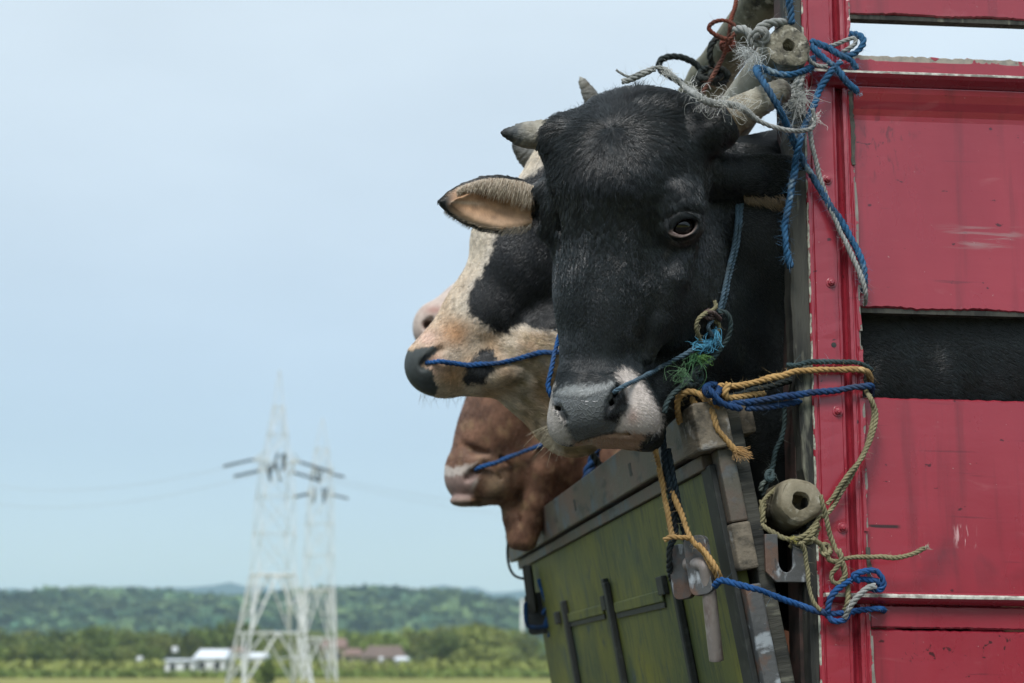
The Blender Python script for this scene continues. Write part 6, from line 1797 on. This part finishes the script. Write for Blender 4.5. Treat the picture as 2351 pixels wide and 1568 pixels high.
def where(px, kd, what):
    p = min(LM, key=lambda q: abs(q[0] - px))
    lab = KN[kd] + ' ' + what + ' ' + p[1]
    k = _seen.get(lab, 0); _seen[lab] = k + 1
    return lab if k == 0 else KN[kd] + ' ' + what + [', taller one', ', broader one', ', lower one', ', paler one', ', rounder one', ', thinner one', ', farther one'][(k - 1) % 7] + ' ' + p[1]
rt = np.random.default_rng(31)
# the low row, left part olive and green, right part yellower
for i in range(64):
    px = -60 + i * 20.4 + rt.uniform(-9, 9)
    Y = rt.uniform(250, 330)
    if px < 820: top = 1440 + 22 * math.sin(px * 0.021) * 0.6 + rt.uniform(-14, 22); kd = int(rt.choice([0, 1, 0]))
    else: top = 1442 - 14 * math.sin((px - 900) / 300 * 3.1) + rt.uniform(-10, 24); kd = int(rt.choice([2, 0, 2, 1]))
    tree(px, Y, top, kd, int(rt.integers(0, 3)), wide=rt.uniform(1.0, 1.5), label=where(px, kd, 'broad tree'))
for i in range(46):
    px = -60 + i * 29 + rt.uniform(-12, 12)
    if 380 < px < 600 or 720 < px < 960: continue
    kd = int(rt.choice([0, 1])) if px < 820 else int(rt.choice([2, 0]))
    tree(px, rt.uniform(222, 245), 1484 + rt.uniform(-16, 16), kd, int(rt.integers(0, 4)), wide=rt.uniform(1.3, 1.9), group='bushy trees at the field edge', label=where(px, kd, 'low bushy tree'))
tree(470, 262, 1425, 1, 1, label='tall dark rounded tree left of the pylons', group=None, wide=1.3)
tree(1012, 236, 1446, 1, 2, label='dark rounded tree right of the brown roofed house', group=None, wide=1.25)
tree(1085, 250, 1420, 2, 1, label='tallest yellow green tree near the gate', group=None, wide=1.1)
# conical shrub near the pylon foot
v, f = leaf_cloud(1500, 77, (1, 1, 1), 0.17, 9); v = np.asarray(v)
hz_ = (v[:, 2] + 1.1) / 2.2; v[:, :2] *= np.clip(1.15 - hz_ * 0.95, 0.08, 1.2)[:, None] * 1.0
e = empty('conical_shrub'); e.location = (at_dist(617, 1504, 138)[0], 138, FIELD); tag(e, 'dark conical shrub standing between the pylon legs', 'shrub')
v[:, 2] = (v[:, 2] + 1.0) * 1.45; me = mesh_obj('foliage', v * np.array([1.8, 1.8, 1.0]), f, M_lf[1], e)
mesh_obj('stem', *tube([(0, 0, -0.2), (0, 0, 0.8), (0.02, 0, 1.9)], [0.07, 0.05, 0.02], 6), M_trunk, e)
# long low growth at the field's far edge
def strip(name, label, Y, h, col, n, x0=-110, x1=60, seed=3, dy=4.0, big=1.0):
    r = np.random.default_rng(seed)
    c = np.stack([r.uniform(x0, x1, n), Y + r.uniform(-dy, dy), FIELD + r.uniform(0, h, n) * r.uniform(0.4, 1, n)], 1) if False else np.stack([r.uniform(x0, x1, n), Y + r.uniform(-dy, dy, n), FIELD + r.uniform(0.0, h, n)], 1)
    a = r.normal(0, 1, (n, 3)); b = r.normal(0, 1, (n, 3)); s = r.uniform(0.12, 0.4, (n, 1)) * big
    v = np.stack([c - a * s, c + b * s, c + a * s, c - b * s], 1).reshape(-1, 3)
    o = mesh_obj(name, v, np.arange(n * 4).reshape(-1, 4), col); tag(o, label, None, None, 'stuff'); return o
strip('undergrowth', 'dark green growth along the far edge of the field', 205, 0.7, M_lf[1], 9000, dy=3)
strip('unseen_scrub', 'unseen scrub added behind the camera to darken panel reflections', -62, 7.5, M_lf[1], 5000, x0=-140, x1=140, seed=14, dy=6, big=3.5)  # added out of view so the red panels reflect something dark
strip('tall_grass', 'yellow green grass before the tree row', 218, 2.0, M_lf[2], 9000, seed=9, dy=6)
# woods on the hills
def woods():
    r = np.random.default_rng(8)
    ico_v, ico_f = leaf_cloud(46, 3, (1, 1, 1), 0.46, 5)
    n = 3000; ny, nx, _ = HV.shape
    j = r.uniform(0, ny * 0.68 - 1, n); i = r.uniform(2, nx - 3, n)
    j0 = j.astype(int); i0 = i.astype(int)
    base = HV[j0, i0] + (HV[np.minimum(j0 + 1, ny - 1), i0] - HV[j0, i0]) * (j - j0)[:, None] + (HV[j0, i0 + 1] - HV[j0, i0]) * (i - i0)[:, None]
    k = abs(base[:, 0] + 0) < 520
    base = base[k]; n = len(base)
    s = r.uniform(5.0, 12.5, n)
    ang = r.uniform(0, 6.28, n); ca, sa = np.cos(ang), np.sin(ang)
    X = ico_v[None, :, 0] * ca[:, None] - ico_v[None, :, 1] * sa[:, None]; Yv = ico_v[None, :, 0] * sa[:, None] + ico_v[None, :, 1] * ca[:, None]
    v = np.stack([X * s[:, None] * 1.25, Yv * s[:, None] * 1.25, np.broadcast_to(ico_v[None, :, 2], X.shape) * s[:, None]], -1) + base[:, None, :] + np.array([0, 0, 2.0])
    nv = len(ico_v)
    f = (ico_f[None] + (np.arange(n) * nv)[:, None, None]).reshape(-1, 4)
    v = v.reshape(-1, 3)
    me = bpy.data.meshes.new('woods')
    me.vertices.add(len(v)); me.vertices.foreach_set('co', v.astype(np.float32).ravel())
    me.loops.add(f.size); me.loops.foreach_set('vertex_index', f.astype(np.int32).ravel()); me.polygons.add(len(f))
    me.polygons.foreach_set('loop_start', np.arange(0, f.size, 4, dtype=np.int32)); me.update(calc_edges=True)
    tone = r.uniform(0.6, 1.4, n) * (1 + 0.35 * wob(base[:, 0], base[:, 1], 90, 5)); mixc = r.random(n)[:, None]
    col = ((1 - mixc) * np.array((0.045, 0.105, 0.062)) + mixc * np.array((0.13, 0.18, 0.07))) * tone[:, None]
    ca_ = me.color_attributes.new('coat', 'FLOAT_COLOR', 'POINT'); cc = np.ones((len(v), 4), np.float32); cc[:, :3] = np.repeat(col, nv, 0); ca_.data.foreach_set('color', cc.ravel())
    me.materials.append(attr_mat('woods_leaf', rough=0.8, spec=0.15))
    o = bpy.data.objects.new('woods', me); COL.objects.link(o)
    tag(o, 'woods covering the low hills', None, None, 'stuff')
woods()

# houses
M_white = mk('white_render', (0.72, 0.74, 0.76), (0.62, 0.64, 0.66), 0.6)
M_tin = mk('pale_tin_roof', (0.70, 0.74, 0.78), (0.58, 0.62, 0.66), 0.5, 0.5)
M_tile = mk('brown_tile_roof', (0.14, 0.105, 0.09), (0.175, 0.13, 0.11), 0.7)
M_tile2 = mk('red_tile_roof', (0.19, 0.125, 0.105), (0.23, 0.155, 0.13), 0.7)
M_cream = mk('cream_wall', (0.34, 0.31, 0.22), (0.28, 0.25, 0.17), 0.6)
M_win = mk('dark_window', (0.03, 0.035, 0.04), (0.02, 0.02, 0.025), 0.6, 0.2)
def house(name, label, px0, px1, roof_top, eave, base_py, Y, wallm, roofm, depth=7.0, hip=0.25, roof_px=None, group=None):
    a = at_dist(px0, 1504, Y)[0]; b = at_dist(px1, 1504, Y)[0]
    ze = at_dist(600, eave, Y)[2]; zt = at_dist(600, roof_top, Y)[2]
    e = empty(name); e.location = ((a + b) / 2, Y, FIELD); tag(e, label, 'house', group)
    w = (b - a) / 2; h = ze - FIELD
    MB().box(-w, w, 0, depth, -0.2, h).build('wall', wallm, e)
    r0, r1 = (-w - 0.3, w + 0.3) if roof_px is None else tuple(at_dist(p, 1504, Y)[0] - (a + b) / 2 for p in roof_px)
    hh = (r1 - r0) * hip / 2; t = zt - FIELD
    v = [(r0, -0.4, h - 0.05), (r1, -0.4, h - 0.05), (r1, depth + 0.4, h - 0.05), (r0, depth + 0.4, h - 0.05), (r0 + hh, depth / 2 - 0.1, t), (r1 - hh, depth / 2 + 0.1, t)]
    mesh_obj('roof', v, [[0, 1, 5, 4], [1, 2, 5], [2, 3, 4, 5], [3, 0, 4], [3, 2, 1, 0]], roofm, e)
    n = max(2, int(2 * w / 2.6))
    for i in range(n):
        x = -w + (i + 0.5) * 2 * w / n
        MB().box(x - 0.4, x + 0.4, -0.04, 0.02, h * 0.4, h * 0.8).build('window', M_win, e)
    return e
house('white_house', 'long white walled house with a pale tin roof left of the pylons', 448, 516, 1490, 1511, 1536, 212, M_white, M_tin, hip=0.12)
house('white_shed', 'low flat white outbuilding beside the white house', 381, 447, 1513, 1516, 1536, 211, M_white, M_tin, depth=5, hip=0.02)
house('white_shed', 'small white building with a pale roof behind the pylon legs', 566, 606, 1498, 1508, 1536, 214, M_white, M_tin, depth=5, hip=0.1)
house('brown_house', 'low house with a wide brown tiled roof', 832, 925, 1482, 1508, 1534, 224, M_cream, M_tile, hip=0.3, roof_px=(826, 930))
house('red_roofed_house', 'house with red tiled roof behind the right pylon', 736, 792, 1464, 1486, 1534, 246, M_cream, M_tile2, hip=0.25)
house('red_roofed_house', 'lower red roofed house left of the brown roofed one', 790, 826, 1488, 1503, 1534, 240, M_cream, M_tile2, hip=0.3)
house('red_roofed_house', 'small red roofed house left behind the pylon legs', 526, 552, 1484, 1496, 1530, 240, M_white, M_tile2, hip=0.3)
house('white_shed', 'pale gable end at the brown roofed house', 908, 934, 1508, 1514, 1534, 219, M_white, M_tin, depth=2.5, hip=0.3)
def white_tank(px, py, Y, r, label):
    c = at_dist(px, py, Y)
    mb = MB(); mb.tube([(0, 0, FIELD - c[2]), (0, 0, -r)], 0.06, 8); o = empty('water_tank'); o.location = c; tag(o, label, 'water tank')
    mb.build('post', M_trunk, o); t = MB(); t.tube([(0, 0, -r), (0, 0, -r * 0.9), (0, 0, r * 0.8), (0, 0, r)], [r * 0.8, r, r, r * 0.55], 14); t.build('drum', M_white, o, smooth=True)
white_tank(321, 1514, 216, 0.42, 'small white tank among trees left of the white house')
white_tank(876, 1424 + 90, 216, 0.35, 'small white tank at the brown roofed house')
white_tank(402, 1492, 220, 0.45, 'pale grey tank above the flat outbuilding')
MB_p = at_dist(1199, 1400, 420)
mb = MB(); mb.box(-0.4, 0.4, -0.4, 0.4, FIELD - MB_p[2], 2.6).box(-0.55, 0.55, -0.55, 0.55, 2.6, 3.0)
o = mb.build('white_tower', M_white); o.location = MB_p; tag(o, 'slim white tower beyond the trees next to the far latch', 'tower')

# pylons
M_galv = surf_mat('galvanised_steel', [(0.62, 0.64, 0.64), ((0.52, 0.54, 0.54), 1.5, (1, 1, 1), 0.4, 0.6)], 0.5, metallic=0.0)
M_ins = surf_mat('insulator', [(0.05, 0.06, 0.07)], 0.35)
def pylon(label, base_px, Y, top_py, yaw, arms, prof, seed=0):
    g = at_dist(base_px, 1504, Y); top = at_dist(base_px, top_py, Y)[2]
    H = top - FIELD
    e = empty('transmission_tower'); e.location = (g[0], Y, FIELD); e.rotation_euler = (0, 0, yaw); tag(e, label, 'pylon', None)
    wd = lambda z: float(np.interp(z / H, [p[0] for p in prof], [p[1] for p in prof]))
    bar = lambda mb, p, q, r: mb.tube([p, q], r, 4)
    cor = [(1, 1), (-1, 1), (-1, -1), (1, -1)]
    lv = [0, 0.16, 0.34, 0.47, 0.59, 0.70, 0.79, 0.88, 1.0]
    for cx, cy in cor:
        mb = MB()
        for a, b in zip(lv[:-1], lv[1:]): bar(mb, (cx * wd(a * H), cy * wd(a * H), a * H), (cx * wd(b * H), cy * wd(b * H), b * H), 0.14 if a < 0.3 else (0.045 if a < 0.7 else 0.028))
        mb.build('leg', M_galv, e)
    for i in range(len(lv) - 2):
        a, b = lv[i] * H, lv[i + 1] * H; mb = MB(); r = 0.10 if i < 2 else 0.035
        for k in range(4):
            p, q = cor[k], cor[(k + 1) % 4]
            A = lambda c, z: (c[0] * wd(z), c[1] * wd(z), z)
            if i < 2:
                m_ = ((p[0] + q[0]) / 2 * wd(b), (p[1] + q[1]) / 2 * wd(b), b)
                bar(mb, A(p, a), m_, r); bar(mb, A(q, a), m_, r)
                mp = tuple((u + v_) / 2 for u, v_ in zip(A(p, a), m_)); bar(mb, mp, A(p, a + (b - a) * 0.55), r * 0.6)
                mp = tuple((u + v_) / 2 for u, v_ in zip(A(q, a), m_)); bar(mb, mp, A(q, a + (b - a) * 0.55), r * 0.6)
            else:
                bar(mb, A(p, a), A(q, b), r); bar(mb, A(q, a), A(p, b), r)
            bar(mb, A(p, b), A(q, b), r)
        mb.build('brace_panel', M_galv, e)
    for (z, L, sides, ins_l) in arms:
        for sgn in sides:
            mb = MB(); zz = z * H; w0 = wd(zz)
            tip = (sgn * (w0 + L), 0, zz + 0.1)
            for cy in (-1, 1):
                bar(mb, (sgn * w0, cy * w0, zz), tip, 0.06); bar(mb, (sgn * w0, cy * w0, zz + 0.9), tip, 0.05)
                lo = tuple(u + (v_ - u) * 0.5 for u, v_ in zip((sgn * w0, cy * w0, zz), tip)); hi = tuple(u + (v_ - u) * 0.5 for u, v_ in zip((sgn * w0, cy * w0, zz + 0.9), tip)); bar(mb, lo, hi, 0.05)
            mb.build('cross_arm', M_galv, e)
            p0 = np.array(tip); p1 = p0 + np.array([sgn * ins_l, -0.8, -0.30 * ins_l]); ts = np.linspace(0, 1, 31)
            ins = MB(); ins.tube(p0 + (p1 - p0) * ts[:, None], np.where(np.arange(31) % 2 == 0, 0.17, 0.09), 8); ins.build('insulator', M_ins, e, smooth=True)
    hw = MB(); r_ = np.random.default_rng(seed)
    for (z, *_r) in arms:
        for k in range(3):
            x = r_.uniform(-1, 1) * wd(z * H); hw.tube([(x, 0.2, z * H + 0.9), (x + r_.uniform(-0.5, 0.5), 0.1, z * H - 0.9)], np.array([0.14, 0.12]), 6)
    hw.build('jumper_insulators', M_ins, e)
    return e, H
pylon('nearer and taller lattice pylon with dark insulator strings, left of the pair', 620, 150, 850, rad(24), ((0.665, 0.5, (-1, 1), 2.6), (0.70, 1.2, (-1, 1), 3.1)), [(0, 3.5), (0.16, 2.75), (0.34, 1.85), (0.59, 1.6), (0.70, 1.35), (0.80, 0.8), (1, 0.05)], 1)
pylon('second lattice pylon standing close behind, right of the pair', 726, 172, 960, rad(20), ((0.70, 0.3, (-1, 1), 1.6), (0.78, 0.3, (1,), 1.2)), [(0, 2.0), (0.16, 1.8), (0.34, 1.55), (0.59, 1.35), (0.75, 1.2), (0.86, 0.8), (1, 0.05)], 2)
M_cbl = surf_mat('power_line_metal', [(0.35, 0.37, 0.38)], 0.5)
for i, (pa_, pb_, sag) in enumerate((((-60, 1105, 210), (560, 1062, 148), 2.0), ((-60, 1150, 215), (585, 1090, 150), 2.0), ((690, 1080, 152), (1500, 1130, 260), 3.0), ((740, 1100, 172), (1500, 1165, 290), 3.0))):
    A_ = at_dist(*pa_); B_ = at_dist(*pb_); t = np.linspace(0, 1, 24)[:, None]
    q = A_ + (B_ - A_) * t - np.array([0, 0, 1]) * sag * 4 * t * (1 - t)
    v, f = tube(q, 0.022, 5); v = np.asarray(v); loc = v.mean(0); o = mesh_obj('power_line', v - loc, f, M_cbl); o.location = loc
    tag(o, ['upper thin power line leaving the pylons to the left', 'lower thin power line leaving the pylons to the left', 'thin power line leaving the nearer pylon to the right', 'thin power line leaving the second pylon to the right'][i], 'power line')

# ------------------------------------------------------------------ air
def haze():
    m = bpy.data.materials.new('haze'); m.use_nodes = True; nt = m.node_tree; nt.nodes.clear()
    o = nt.nodes.new('ShaderNodeOutputMaterial'); v = nt.nodes.new('ShaderNodeVolumePrincipled')
    v.inputs['Color'].default_value = (0.58, 0.82, 1.0, 1); v.inputs['Density'].default_value = HAZE_D; v.inputs['Anisotropy'].default_value = 0.0
    nt.links.new(v.outputs[0], o.inputs['Volume'])
    b = MB().box(-6500, 6500, -450, 6500, -12, 140).build('haze', m); tag(b, 'pale blue haze over the country', None, None, 'stuff')
HAZE_D = 0.00025
haze()
